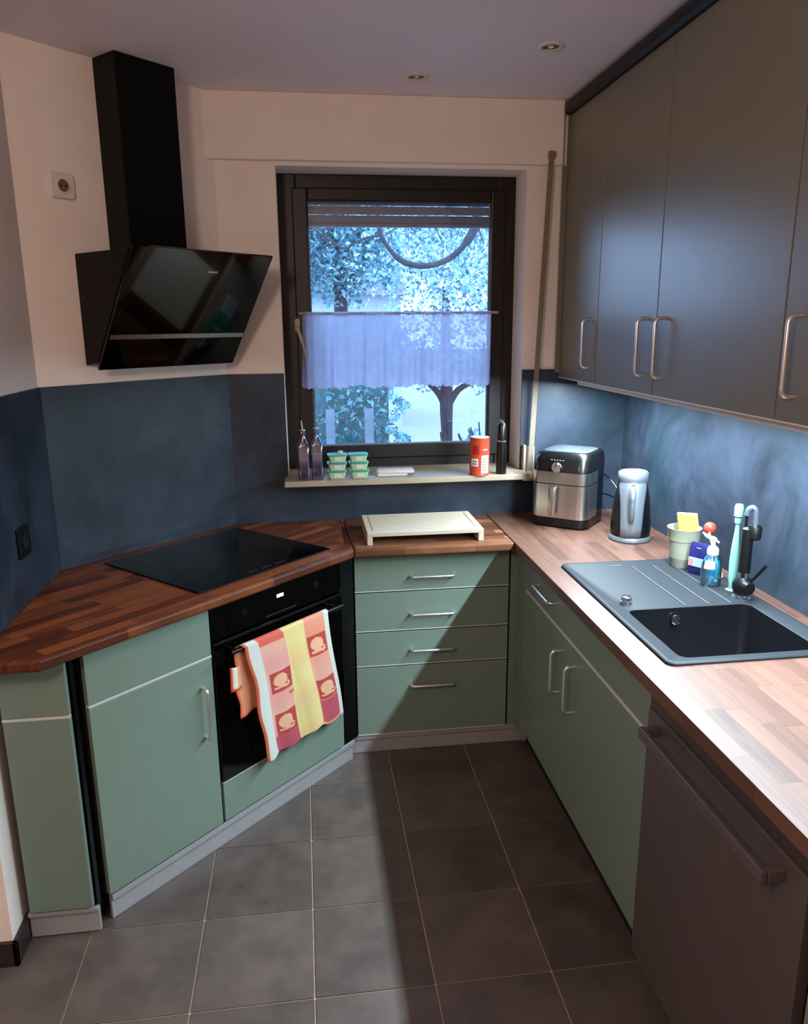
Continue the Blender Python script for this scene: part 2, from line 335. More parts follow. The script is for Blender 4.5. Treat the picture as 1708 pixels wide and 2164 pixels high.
# ---- window
yf = 3.312
win = S('window_1', MB().box(wx0 - .004, wx0 + 0.072, yf, yf + 0.06, wz0, wz1).box(wx1 - 0.072, wx1 + .004, yf, yf + 0.06, wz0, wz1)
        .box(wx0 + 0.072, wx1 - 0.072, yf, yf + 0.06, wz0, wz0 + 0.075).box(wx0 + 0.072, wx1 - 0.072, yf, yf + 0.06, wz1 - 0.06, wz1), M['frame'], bevel=0.004)
gx0, gx1, gz0, gz1 = 0.046, 0.803, 1.192, 2.186
sy = yf - 0.014
S('sash', MB().box(gx0 - 0.062, gx0, sy, yf + 0.04, gz0 - 0.06, gz1 + 0.05).box(gx1, gx1 + 0.062, sy, yf + 0.04, gz0 - 0.06, gz1 + 0.05)
  .box(gx0, gx1, sy, yf + 0.04, gz0 - 0.06, gz0).box(gx0, gx1, sy, yf + 0.04, gz1, gz1 + 0.05), M['frame'], win, bevel=0.006)
S('pane', B(gx0 - 0.005, gx1 + 0.005, yf + 0.012, yf + 0.018, gz0 - 0.005, gz1 + 0.005), M['glass'], win)
S('glazing_gasket', MB().box(gx0, gx0 + 0.004, yf + 0.004, yf + 0.012, gz0, gz1).box(gx1 - 0.004, gx1, yf + 0.004, yf + 0.012, gz0, gz1).box(gx0, gx1, yf + 0.004, yf + 0.012, gz0, gz0 + 0.004), M['shutter'], win, label='pale grey gasket')
hn = S('window_handle', MB().loft([rrect(-0.012, 1.70, 0.011, 0.028, 0.010, 0)[:], rrect(-0.012, 1.70, 0.011, 0.028, 0.010, 0.012), rrect(-0.012, 1.70, 0.008, 0.024, 0.007, 0.016)]).xf(Matrix(((1, 0, 0, 0), (0, 0, -1, sy), (0, 1, 0, 0), (0, 0, 0, 1)))), M['cream'], win, label='cream window handle rosette')
S('lever', MB().tube(spline([(-0.012, sy - 0.012, 1.69), (-0.012, sy - 0.035, 1.69), (-0.006, sy - 0.042, 1.67), (0.012, sy - 0.045, 1.61), (0.022, sy - 0.045, 1.57)]), [0.008] * 8 + [0.0075] * 8 + [0.006] * 9), M['cream'], hn, smooth=True)
S('trim_7', B(-0.088, 0.90 + 0.022, 3.025, yf + 0.01, 1.07, 1.093), M['sill'], bevel=0.004)      # window sill

# roller shutter outside
rs = thing('roller_shutter', 'rolled up pale roller shutter hanging at the top of the window', 'shutter', (0.42, 3.40, 2.12))
for k in range(4):
    obj('slat', MB().box(wx0, wx1, 3.395 - 0.004 * (k % 2), 3.408, 2.112 + k * 0.036, 2.112 + k * 0.036 + 0.033), M['shutter'], rs, bevel=0.005)
obj('end_bar', B(wx0, wx1, 3.39, 3.412, 2.098, 2.112), M['shutter'], rs, bevel=0.003)
# shutter belt
bt = thing('shutter_belt', 'long cream roller shutter belt hanging down the wall right of the window', 'belt', (0.95, 3.12, 1.06))
obj('strap', MB().add([(0.984, 3.118, 2.33), (1.004, 3.118, 2.33), (0.958, 3.118, 1.09), (0.936, 3.118, 1.09), (0.984, 3.116, 2.33), (1.004, 3.116, 2.33), (0.958, 3.116, 1.09), (0.936, 3.116, 1.09)],
    [(0, 1, 2, 3), (7, 6, 5, 4), (0, 4, 5, 1), (1, 5, 6, 2), (2, 6, 7, 3), (3, 7, 4, 0)]), M['strapmat'], bt)
obj('guide', B(0.982, 1.008, 3.108, 3.128, 2.325, 2.35), mat('belt_guide', (150, 100, 76), 0.5), bt, bevel=0.003, label='brown belt guide')
obj('belt_winder', MB().box(0.918, 0.928, 3.118, 3.149, 1.055, 1.20).box(0.918, 0.972, 3.118, 3.149, 1.045, 1.058).box(0.928, 0.972, 3.138, 3.149, 1.058, 1.19), M['cream'], bt, bevel=0.002)

# curtain and rod
obj('curtain_rod', MB().tube([(-0.005, 3.262, 1.747), (0.832, 3.262, 1.747)], 0.005, 10).tube([(0.015, 3.262, 1.747), (0.015, sy, 1.747)], 0.004).tube([(0.81, 3.262, 1.747), (0.81, sy, 1.747)], 0.004), M['cream'],
    org=(0.41, 3.262, 1.747), smooth=True, label='thin cream curtain rod across the middle of the window', cat='curtain rod')
nx, nz = 240, 26; cv = []; cf = []
for i in range(nx + 1):
    u = i / nx; x = 0.004 + 0.796 * u
    fold = 0.010 * math.sin(u * 46 + 2 * math.sin(u * 9)) + 0.006 * math.sin(u * 103)
    x += 0.006 * math.sin(u * 46 + 1.3)
    zb = 1.452 - 0.007 * abs(math.sin(u * math.pi * 12)) - 0.006 * abs(math.sin(u * math.pi * 36)) + 0.012 * math.exp(-((u - 0.30) / 0.035) ** 2) + 0.010 * math.exp(-((u - 0.62) / 0.04) ** 2) + 0.012 * math.exp(-((u - 0.86) / 0.03) ** 2)
    for j in range(nz + 1):
        t = j / nz; cv.append((x - 0.012 * t * (1 - u), 3.250 + fold * (0.3 + 0.7 * t), 1.753 + (zb - 1.753) * t))
for i in range(nx):
    for j in range(nz):
        a = i * (nz + 1) + j; cf.append((a, a + 1, a + nz + 2, a + nz + 1))
obj('cafe_curtain', MB().add(cv, cf), M['lace'], org=(0.41, 3.25, 1.45), smooth=True, label='short white lace cafe curtain with scalloped hem in front of the window', cat='curtain')

# ------------------------------------------------------------------ worktops
ct, cb = 0.900, 0.866
kx = 0.163
wt = dict(bevel=0.009, seg=3)
obj('worktop', MB().prism([(XL, 1.853), (-0.678, 1.853), (kx, 2.694), (0.146, YW), (-0.297, YW), (XL, 2.611)], cb, ct), M['woodA'], org=(-0.2, 2.6, cb), label='dark reddish brown wooden worktop running diagonally under the black hob', cat='worktop', **wt)
obj('worktop', MB().prism([(kx + .001, 2.694), (0.7685, 2.694), (0.7685, YW), (0.147, YW)], cb, ct), M['woodB'], org=(0.46, 2.9, cb), label='short wooden worktop below the window, under the cutting board', cat='worktop', **wt)
sx0, sx1, sy0, sy1 = 0.842, 1.318, 1.592, 2.392        # sink outline
wcx, wcy, whx, why = (0.7695 + XR) / 2, (0.4 + YW) / 2, (XR - 0.7695) / 2, (YW - 0.4) / 2
_o = lambda zz: rrect(wcx, wcy, whx, why, 0.001, zz, 1)
_h = lambda zz: rrect(1.078, 1.793, 0.200, 0.176, 0.001, zz, 1)
obj('worktop', MB().loft([_h(cb), _o(cb), _o(ct), _h(ct), _h(cb)][::-1], False, False), M['woodC'], org=(1.07, 1.8, cb),
    label='light reddish wooden worktop along the right wall around the sink', cat='worktop', **wt)
# ------------------------------------------------------------------ handles
def dhandle(parent, p0, p1, out, r=0.0056, m='handle', name='handle'):
    """bow handle from p0 to p1 standing off along OUT"""
    p0, p1, out = Vector(p0), Vector(p1), Vector(out); d = (p1 - p0).normalized(); c = out.length * 0.45
    o1 = out.normalized()
    pts = [p0, p0 + out - o1 * c] + [p0 + out - o1 * c * (1 - math.sin(t)) + d * c * (1 - math.cos(t)) for t in (0.5, 1.05)] + [p0 + out + d * c, p1 + out - d * c] + \
          [p1 + out - o1 * c * (1 - math.sin(t)) - d * c * (1 - math.cos(t)) for t in (1.05, 0.5)] + [p1 + out - o1 * c, p1]
    return obj(name, MB().tube(pts, r, 10), M[m], parent, smooth=True)

# ------------------------------------------------------------------ drawer unit below window
D = thing('drawer_cabinet', 'sage green base cabinet with four drawers below the window', 'cabinet', (0.47, 2.80, 0))
yd = 2.787
obj('body', B(0.170, 0.772, yd + 0.021, YW - 0.02, 0.088, cb - 0.001), M['dark'], D)
dz = [(0.702, 0.862), (0.538, 0.692), (0.391, 0.528), (0.092, 0.381)]
for (za, zb), hz in zip(dz, (0.755, 0.600, 0.450, 0.298)):
    dr = obj('drawer', B(0.168, 0.776, yd, yd + 0.019, za, zb), M['sage'], D, bevel=0.0015)
    obj('edge_strip', B(0.168, 0.776, yd - 0.001, yd + 0.015, za - 0.004, za - 0.0002), M['strip'], dr)
    dhandle(dr, (0.385, yd + 0.002, hz), (0.556, yd + 0.002, hz - 0.001), (0, -0.03, 0.004))
obj('plinth', B(0.098, 0.868, 2.806, 2.82, 0.0, 0.083), M['alu'], D, bevel=0.003, label='brushed aluminium plinth')
obj('plinth_ledge', B(0.098, 0.862, 2.796, 2.806, 0.064, 0.083), M['alu'], D, bevel=0.002)
obj('corner_filler', MB().box(0.786, 0.828, yd + 0.012, yd + 0.028, 0.085, cb - 0.001), M['sage'], org=(0.807, yd, 0.085), label='narrow sage green filler strip in the corner right of the four drawers', cat='filler panel')

# ------------------------------------------------------------------ diagonal base units (built in the 45 degree frame: a, d, z)
dd = 2.60 * Q
C1 = thing('base_cabinet', 'sage green base cabinet left of the oven, one door with a bow handle', 'cabinet', (1.18, dd, 0), F45)
obj('body', MB().prism([(0.975, dd + 0.021), (1.388, dd + 0.021), (1.388, 2.36), (1.19, 2.36), (0.975, 2.145)], 0.088, cb - 0.001), M['dark'], C1)
obj('top_panel', B(0.975, 1.391, dd, dd + 0.019, 0.700, 0.862), M['sage'], C1, bevel=0.0015)
obj('edge_strip', B(0.975, 1.391, dd - 0.001, dd + 0.015, 0.692, 0.6985), M['strip'], C1)
dr = obj('door', B(0.975, 1.391, dd, dd + 0.019, 0.098, 0.690), M['sage'], C1, bevel=0.0015)
dhandle(dr, (1.345, dd + 0.002, 0.605), (1.345, dd + 0.002, 0.435), (0, -0.03, 0))
OV = thing('oven', 'black built-in oven with a towel on its door handle', 'oven', (1.70, dd, 0.24), F45)
o0, o1_ = 1.397, 1.995
obj('body', B(o0 + 0.01, o1_ - 0.01, dd + 0.02, 2.30, 0.246, cb - 0.002), M['dark'], OV)
obj('control_panel', B(o0, o1_, dd - 0.004, dd + 0.018, 0.742, 0.860), M['bglass'], OV, bevel=0.002)
obj('clock', B(1.672, 1.702, dd - 0.0055, dd - 0.003, 0.806, 0.817), M['display'], OV, label='lit clock display')
for ka in (1.53, 1.86):
    obj('control_mark', MB().lathe([(0.013, dd - 0.0055), (0.013, dd - 0.003)], (ka, 0, 0.80), 16, 'y'), M['black'], OV)
obj('vent_slot', B(1.62, 1.76, dd - 0.0048, dd - 0.003, 0.752, 0.755), mat('slot_grey', (60, 62, 66), 0.4, 0.5), OV)
dor = obj('oven_door', B(o0, o1_, dd - 0.006, dd + 0.018, 0.246, 0.734), M['bglass'], OV, bevel=0.002)
obj('trim_line', B(o0 + 0.004, o1_ - 0.004, dd - 0.008, dd - 0.005, 0.725, 0.731), M['mblack'], dor)
hb = obj('oven_handle', MB().tube([(1.435, dd - 0.042, 0.70), (1.955, dd - 0.042, 0.70)], 0.008, 12).tube([(1.46, dd - 0.042, 0.70), (1.46, dd, 0.70)], 0.006).tube([(1.93, dd - 0.042, 0.70), (1.93, dd, 0.70)], 0.006), M['mblack'], dor, smooth=True)
obj('base_panel', B(o0 + 0.004, o1_ - 0.004, dd, dd + 0.019, 0.098, 0.238), M['sage'], OV, bevel=0.0015, label='sage green panel below the oven')
obj('edge_strip', B(o0 + 0.004, o1_ - 0.004, dd - 0.001, dd + 0.012, 0.238, 0.2415), M['strip'], OV)
obj('filler_panel', MB().prism([(o1_ + 0.002, dd + 0.012), (2.078, dd + 0.012), (2.078, dd + 0.03), (o1_ + 0.002, dd + 0.03)], 0.088, cb - 0.002), M['black'], frame=F45, org=(2.03, dd, 0.088),
    label='narrow black filler strip between the oven and the drawers', cat='filler panel')
obj('plinth', MB().box(0.985, 2.06, dd + 0.018, dd + 0.03, 0.0, 0.086).box(0.985, 2.06, dd + 0.008, dd + 0.018, 0.066, 0.086), M['alu'], frame=F45, org=(1.5, dd + 0.018, 0), bevel=0.002,
    label='long silver plinth strip on the floor below the oven', cat='plinth')
# left end unit, facing the room
E1 = thing('end_cabinet', 'narrow olive green end cabinet beside the left wall', 'cabinet', (-0.73, 1.945, 0))
ye = 1.945
obj('body', B(-0.822, -0.66, ye + 0.021, 2.00, 0.088, cb - 0.001), M['dark'], E1)
obj('top_panel', B(-0.818, -0.648, ye, ye + 0.019, 0.700, 0.864), M['sage'], E1, bevel=0.0015)
obj('edge_strip', B(-0.818, -0.648, ye - 0.001, ye + 0.015, 0.691, 0.6985), M['strip'], E1)
obj('door', B(-0.818, -0.648, ye, ye + 0.019, 0.098, 0.690), M['sage'], E1, bevel=0.0015)
obj('plinth', MB().box(-0.829, -0.638, ye + 0.018, ye + 0.032, 0.004, 0.086).box(-0.829, -0.638, ye + 0.008, ye + 0.018, 0.076, 0.09), M['alu'], E1, bevel=0.002)
obj('end_cabinet_gap_shade', MB().prism([(-0.641, ye + 0.02), (-0.634, ye + 0.03), (-0.645, 1.995), (-0.655, 1.995)], 0.088, cb - 0.002), M['black'], org=(-0.635, 1.98, 0.088), label='black strip standing for the shade in the gap between the end cabinet and the diagonal cabinet', cat='filler panel')  # black strip added for the shade in the open gap, not a panel
# ------------------------------------------------------------------ right base units
xd = 0.808
R1 = thing('base_cabinet', 'narrow olive base cabinet with one drawer in the right corner', 'cabinet', (xd, 2.44, 0))
obj('body', B(xd + 0.021, XR - 0.02, 2.212, 2.66, 0.14, cb - 0.001), M['dark'], R1)
dr = obj('drawer', B(xd, xd + 0.019, 2.2095, 2.655, 0.727, 0.862), M['sage'], R1, bevel=0.0015)
dhandle(dr, (xd + 0.002, 2.50, 0.797), (xd + 0.002, 2.31, 0.797), (-0.03, 0, 0))
obj('edge_strip', B(xd - 0.001, xd + 0.015, 2.2095, 2.655, 0.716, 0.7255), M['strip'], R1)
dr = obj('door', B(xd, xd + 0.019, 2.2095, 2.655, 0.140, 0.714), M['sage'], R1, bevel=0.0015)
dhandle(dr, (xd + 0.002, 2.262, 0.648), (xd + 0.002, 2.262, 0.500), (-0.03, 0, 0))
obj('filler', B(xd, xd + 0.019, 2.658, 2.775, 0.088, 0.862), M['sage'], R1, bevel=0.0015)
obj('plinth', B(0.870, 0.884, 2.212, 2.80, 0.0, 0.137), M['dark'], R1)
R2 = thing('sink_cabinet', 'olive green sink base cabinet with a door and a fixed top panel', 'cabinet', (xd, 1.90, 0))
obj('body', B(xd + 0.021, XR - 0.02, 1.602, 2.206, 0.14, 0.66), M['dark'], R2)
obj('top_panel', B(xd, xd + 0.019, 1.5995, 2.2055, 0.727, 0.862), M['sage'], R2, bevel=0.0015)
obj('edge_strip', B(xd - 0.001, xd + 0.015, 1.5995, 2.2055, 0.716, 0.7255), M['strip'], R2)
dr = obj('door', B(xd, xd + 0.019, 1.5995, 2.2055, 0.140, 0.714), M['sage'], R2, bevel=0.0015)
dhandle(dr, (xd + 0.002, 2.128, 0.652), (xd + 0.002, 2.128, 0.496), (-0.03, 0, 0))
obj('plinth', B(0.870, 0.884, 1.60, 2.21, 0.0, 0.137), M['dark'], R2)
DWs = thing('dishwasher', 'dark steel dishwasher with a long bar handle at the right edge', 'dishwasher', (0.80, 1.29, 0))
obj('body', B(0.826, XR - 0.03, 0.992, 1.590, 0.10, cb - 0.002), M['dark'], DWs)
dr = obj('door', B(0.800, 0.825, 0.989, 1.594, 0.10, 0.800), M['dish'], DWs, bevel=0.002)
obj('control_band', B(0.803, 0.825, 0.989, 1.594, 0.802, 0.862), M['dishtop'], DWs, bevel=0.002)
obj('handle', MB().box(0.752, 0.766, 1.045, 1.545, 0.750, 0.778).box(0.766, 0.801, 1.045, 1.060, 0.752, 0.776).box(0.766, 0.801, 1.530, 1.545, 0.752, 0.776), M['dish'], dr, bevel=0.003)
obj('plinth', B(0.870, 0.884, 0.99, 1.597, 0.0, 0.099), M['dark'], DWs)
R3 = thing('base_cabinet', 'olive green base cabinet cut off by the bottom right corner of the photo', 'cabinet', (xd, 0.70, 0))
obj('body', B(xd + 0.021, XR - 0.02, 0.405, 0.965, 0.14, cb - 0.001), M['dark'], R3)
obj('door', B(xd, xd + 0.019, 0.405, 0.968, 0.140, 0.862), M['sage'], R3, bevel=0.0015)
obj('plinth', B(0.870, 0.884, 0.405, 0.965, 0.0, 0.137), M['dark'], R3)

# ------------------------------------------------------------------ wall cabinets
xu = 1.066; zu0, zu1 = 1.478, 2.479
seams = [3.150, 2.737, 2.258, 1.626, 1.06]
labs = ['narrow wall cabinet nearest the window, single tall green door', 'second wall cabinet from the window, handle beside that of the wide door',
        'widest wall cabinet with a tall door, handle at its left edge', 'wall cabinet nearest the camera, cut off at the right edge']
hy = [2.800, 2.322, 2.199, 1.562]
for k in range(4):
    ya, yb = seams[k + 1] + 0.0022, seams[k] - 0.0022
    U = thing('wall_cabinet', labs[k], 'cabinet', (xu, (ya + yb) / 2, zu0), group=None)
    obj('body', B(xu + 0.021, XR - 0.001, ya, yb, zu0 + 0.004, zu1), M['sage_dim'], U)
    dr = obj('door', B(xu, xu + 0.019, ya, yb, zu0 + 0.005, zu1), M['sage_dim'], U, bevel=0.0015)
    obj('bottom_edge', B(xu + 0.001, xu + 0.019, ya, yb, zu0, zu0 + 0.0045), M['strip'], U, label='pale bottom edge')
    dhandle(dr, (xu + 0.002, hy[k], 1.712), (xu + 0.002, hy[k], 1.540), (-0.034, 0, 0), 0.0055)
    obj('gap_shade', B(xu + 0.016, xu + 0.021, ya - 0.0044, ya, zu0 + 0.005, zu1), M['dark'], U)  # dark strip paints the shade in the gap between two doors
cr = [(xu + 0.03, zu1 + 0.001), (xu - 0.012, zu1 + 0.001), (xu - 0.022, zu1 + 0.010), (xu - 0.024, zu1 + 0.026), (xu - 0.018, zu1 + 0.042), (xu - 0.004, H - 0.001), (xu + 0.03, H - 0.001)]
obj('cornice', MB().loft([[(x, y, z) for x, z in cr] for y in (1.0, 3.125)]), M['mblack'], org=(xu, 2.0, zu1), label='black rounded cornice along the top of the wall cabinets', cat='cornice')
S('trim_8', B(xu - 0.018, xu - 0.001, 3.130, YW - 0.009, 1.50, 2.30), M['sage_dim'])
lh = thing('light_strip', 'slim white strip light under the wall cabinets', 'lamp', (1.125, 1.95, 1.46))
obj('housing', B(1.105, 1.145, 0.88, 3.02, 1.458, 1.4775), M['white'], lh)

# ------------------------------------------------------------------ cooker hood (45 degree frame)
HD = thing('cooker_hood', 'black angled glass cooker hood with a tall chimney on the diagonal wall', 'cooker hood', (1.70, DW, 1.56), F45)
a0, a1 = 1.420, 1.985
def quadbody(p, a0, a1):   # profile p of (d, z), extruded in a
    n = len(p); r0 = [(a0, d, z) for d, z in p]; r1 = [(a1, d, z) for d, z in p]
    return MB().loft([r0, r1])
obj('chimney', B(1.553, 1.778, 2.320, DW - 0.001, 1.93, H - 0.001), M['hood'], HD, bevel=0.002)
obj('body', quadbody([(DW - 0.001, 1.932), (2.135, 1.932), (2.368, 1.585), (DW - 0.001, 1.575)], a0 + 0.004, a1 - 0.004), M['hood'], HD, bevel=0.002)
nn = Vector((0, -(1.936 - 1.560), (2.108 - 2.358))).normalized() * 0.006     # outward normal of the glass
gp = [(2.108, 1.937), (2.360, 1.561)]
gl = obj('glass_front', MB().loft([[(a, gp[0][0], gp[0][1]), (a, gp[1][0], gp[1][1]), (a, gp[1][0] + nn.y * -1.6, gp[1][1] - nn.z * 1.6), (a, gp[0][0] - nn.y * 1.6, gp[0][1] - nn.z * 1.6)] for a in (a0, a1)]), M['hoodglass'], HD, bevel=0.001)
def on_glass(aa, t): d = gp[0][0] + (gp[1][0] - gp[0][0]) * t; z = gp[0][1] + (gp[1][1] - gp[0][1]) * t; return Vector((aa, d, z))
def glasspatch(aA, aB, tA, tB, off=0.0015):
    nn1 = nn.normalized() * off; v = []
    for k in (0, 1):
        for aa, t in ((aA, tA), (aB, tA), (aB, tB), (aA, tB)): v.append(on_glass(aa, t) + nn1 * k)
    return MB().add(v, [(0, 1, 2, 3), (7, 6, 5, 4), (0, 4, 5, 1), (1, 5, 6, 2), (2, 6, 7, 3), (3, 7, 4, 0)])
obj('metal_strip', glasspatch(a0 + 0.006, a1 - 0.004, 0.695, 0.735, 0.002), M['steel'], gl, label='brushed steel strip')
obj('emblem', glasspatch(1.725, 1.765, 0.155, 0.170, 0.001), M['alu'], gl)
# ------------------------------------------------------------------ hob
hb0 = 1.8600
HO = thing('induction_hob', 'black glass induction hob set into the diagonal worktop', 'hob', (1.67, 2.12, ct), F45)
obj('glass_plate', B(1.375, 1.968, hb0, 2.375, ct + 0.0002, ct + 0.005), M['hobglass'], HO, bevel=0.0015)
for ca, cdd, rr in ((1.53, 2.02, 0.10), (1.81, 2.02, 0.08), (1.53, 2.24, 0.08), (1.81, 2.24, 0.10)):
    rg = []
    for r_, z_ in ((rr, 0), (rr, 0.0004), (rr - 0.0015, 0.0004), (rr - 0.0015, 0)):
        rg.append([(ca + r_ * math.cos(2 * math.pi * i / 48), cdd + r_ * math.sin(2 * math.pi * i / 48), ct + 0.0048 + z_) for i in range(48)])
    obj('cooking_zone', MB().loft(rg, False, False), mat('zone_print', (24, 24, 26), 0.3), HO)
obj('touch_controls', MB().box(1.60, 1.64, 1.885, 1.888, ct + 0.0049, ct + 0.0053).box(1.66, 1.70, 1.885, 1.888, ct + 0.0049, ct + 0.0053).box(1.72, 1.76, 1.885, 1.888, ct + 0.0049, ct + 0.0053), M['ink'], HO)

# ------------------------------------------------------------------ sink
SK = thing('sink', 'anthracite granite sink with drainer let into the right worktop', 'sink', (1.08, 1.99, ct))
scx, scy, hx, hy_ = (sx0 + sx1) / 2, (sy0 + sy1) / 2, (sx1 - sx0) / 2, (sy1 - sy0) / 2
bx, by, bhx, bhy = 1.078, 1.793, 0.185, 0.163
rings = [rrect(scx, scy, hx, hy_, 0.022, ct + 0.0002), rrect(scx, scy, hx, hy_, 0.022, ct + 0.005), rrect(scx, scy, hx - 0.003, hy_ - 0.003, 0.02, ct + 0.0075),
         rrect(scx, scy, hx - 0.012, hy_ - 0.012, 0.016, ct + 0.0075), rrect(scx, scy, hx - 0.018, hy_ - 0.018, 0.014, ct + 0.004),
         rrect(bx, by, bhx + 0.004, bhy + 0.004, 0.026, ct + 0.004), rrect(bx, by, bhx, bhy, 0.024, ct + 0.001)]
obj('deck', MB().loft(rings, False, False), M['granite'], SK, smooth=True)
bw = obj('bowl', MB().loft([rrect(bx, by, bhx, bhy, 0.024, ct + 0.001), rrect(bx, by, bhx - 0.006, bhy - 0.006, 0.022, 0.74), rrect(bx, by, bhx - 0.02, bhy - 0.02, 0.02, 0.712)][::-1], True, False), M['bowl'], SK, smooth=True)
for gx in (0.985, 1.072, 1.145, 1.212):
    if gx == 0.985: continue
    obj('drainer_rib', MB().box(gx - 0.0016, gx + 0.0016, 1.962, 2.33, ct + 0.0035, ct + 0.0062), M['granite_l'], SK)
obj('drain_strainer', MB().lathe([(0.045, 0.7125), (0.045, 0.716), (0.038, 0.717), (0.030, 0.714)], (1.07, 1.79, 0), 28), M['chrome'], bw, smooth=True)
ovf = obj('overflow', MB().lathe([(0.015, 1.9485), (0.015, 1.944), (0.012, 1.943)], (1.04, 0, 0.868), 24, 'y'), M['chrome'], bw, smooth=True)
obj('overflow_hole', MB().lathe([(0.0035, 1.9435), (0.0035, 1.9415)], (1.034, 0, 0.872), 10, 'y').lathe([(0.0035, 1.9435), (0.0035, 1.9415)], (1.046, 0, 0.872), 10, 'y').lathe([(0.0035, 1.9435), (0.0035, 1.9415)], (1.04, 0, 0.862), 10, 'y'), M['dark'], bw)
obj('drain_knob', MB().lathe([(0.017, ct + 0.004), (0.017, ct + 0.012), (0.013, ct + 0.013), (0.013, ct + 0.018), (0.0165, ct + 0.019), (0.0165, ct + 0.024), (0.014, ct + 0.0255)], (0.912, 2.005, 0), 24), M['chrome'], SK, smooth=True, label='small chrome drain knob')
obj('maker_mark', B(1.00, 1.045, 2.352, 2.355, ct + 0.0038, ct + 0.0046), M['granite_l'], SK)

# faucet
FA = thing('kitchen_faucet', 'matt black kitchen faucet behind the sink bowl', 'faucet', (1.268, 2.0, ct + 0.004))
obj('base_ring', MB().lathe([(0.027, ct + 0.0042), (0.027, ct + 0.008), (0.022, ct + 0.010), (0.022, ct + 0.016)], (1.268, 2.0, 0), 28), M['chrome'], FA, smooth=True)
obj('body', MB().lathe([(0.019, ct + 0.012), (0.024, ct + 0.020), (0.0285, ct + 0.034), (0.029, ct + 0.046), (0.024, ct + 0.060), (0.018, ct + 0.067), (0.016, ct + 0.07)], (1.268, 2.0, 0), 28)
    .lathe([(0.0, 1.962), (0.017, 1.963), (0.021, 1.969), (0.0215, 2.0)], (1.268, 0, ct + 0.042), 24, 'y'), M['mblack'], FA, smooth=True)
obj('collar', MB().lathe([(0.0165, ct + 0.066), (0.0165, ct + 0.084)], (1.268, 2.0, 0), 24), M['chrome'], FA, smooth=True, label='chrome collar')
obj('column', MB().lathe([(0.0170, ct + 0.084), (0.0165, ct + 0.19), (0.0150, ct + 0.215), (0.008, ct + 0.222)], (1.268, 2.0, 0), 24), M['mblack'], FA, smooth=True)
obj('riser', MB().tube([(1.262, 2.004, ct + 0.21), (1.262, 2.004, ct + 0.262)], 0.0045, 10), M['mblack'], FA, smooth=True)
obj('neck', MB().tube(spline([(1.262, 2.004, ct + 0.255), (1.265, 2.001, ct + 0.272), (1.273, 1.996, ct + 0.279), (1.281, 1.991, ct + 0.268), (1.283, 1.989, ct + 0.225)], 5), 0.0085, 14), M['neckgrey'], FA, smooth=True, label='satin grey spout neck')
obj('spout_head', MB().lathe([(0.0145, ct + 0.186), (0.0182, ct + 0.190), (0.0185, ct + 0.222), (0.012, ct + 0.230)], (1.283, 1.989, 0), 24), M['mblack'], FA, smooth=True)
obj('lever', MB().tube([(1.272, 1.985, ct + 0.050), (1.284, 1.968, ct + 0.075), (1.300, 1.945, ct + 0.118)], [0.0045, 0.0042, 0.005], 10), M['mblack'], FA, smooth=True)

# ------------------------------------------------------------------ tea towel (45 degree frame)
def towel_col(u, v):
    def sq(uc, vc, hu, hv):
        du, dv = (u - uc) / hu, (v - vc) / hv
        if abs(du) > 1 or abs(dv) > 1: return None
        cup = ((du + 0.05) / 0.66) ** 2 + ((dv + 0.10) / 0.62) ** 2 < 1
        hdl = abs(math.hypot((du - 0.45) / 0.3, (dv - 0.5) / 0.28) - 0.8) < 0.25
        sauc = abs(dv - 0.62) < 0.09 and abs(du) < 0.72
        return (218, 164, 130) if (cup or hdl or sauc) else (168, 58, 58)
    if u < 0.03: return (186, 84, 58)
    if u < 0.145 or u > 0.945: return (196, 198, 190)
    if v < 0.05 and u < 0.42: return (205, 92, 78)
    for s_ in ((0.305, 0.39, 0.125, 0.088), (0.815, 0.235, 0.12, 0.092), (0.305, 0.76, 0.125, 0.095), (0.825, 0.655, 0.125, 0.095)):
        c = sq(*s_)
        if c: return c
    if (v > 0.86 and u < 0.43) or (v > 0.755 and u > 0.69 and v < 0.97): return (172, 72, 84)
    if u < 0.43: return (212, 152 + 8 * math.sin(v * 21), 138)
    if u < 0.69: return (214, 190 + 6 * math.sin(v * 17), 128)
    return (212, 142 - 10 * math.sin(v * 9), 118 - 18 * math.sin(v * 9))
def towelflap(nu, nv, aL, aR, z0, z1, dtop, out, sh, seed, colf):
    v = []; f = []; c = []
    for i in range(nu + 1):
        u = i / nu
        for j in range(nv + 1):
            t = j / nv
            a = aL + (aR - aL) * u + sh * t + 0.006 * math.sin(t * 5 + seed) * (1 if u < 0.5 else -1)
            if u < 0.05: a -= 0.004 * math.sin(t * 14)
            dd_ = dtop + out * t - 0.007 * math.sin(u * 9 + seed + t * 1.5) * t - 0.004 * math.sin(u * 23 + seed) * t
            zb = z1 + 0.018 * math.exp(-((u - 0.66) / 0.08) ** 2) - 0.012 * math.exp(-((u - 0.07) / 0.06) ** 2) + 0.005 * math.sin(u * 15)
            v.append((a, dd_, z0 + (zb - z0) * t)); c.append(colf(u, t))
    for i in range(nu):
        for j in range(nv):
            k = i * (nv + 1) + j; f.append((k, k + 1, k + nv + 2, k + nv + 1))
    return v, f, c
hz = 0.709; hd_ = dd - 0.042
v1, f1, c1 = towelflap(110, 130, 1.478, 1.868, hz - 0.004, 0.262, hd_ - 0.011, 0.012, 0.085, 0.4, towel_col)
v2, f2, c2 = towelflap(60, 40, 1.452, 1.872, hz - 0.004, 0.46, hd_ + 0.0105, -0.002, 0.01, 2.0, lambda u, t: (206, 92, 60) if u < 0.03 or t > 0.95 else (205, 130, 96) if u < 0.2 else (205, 150, 118))
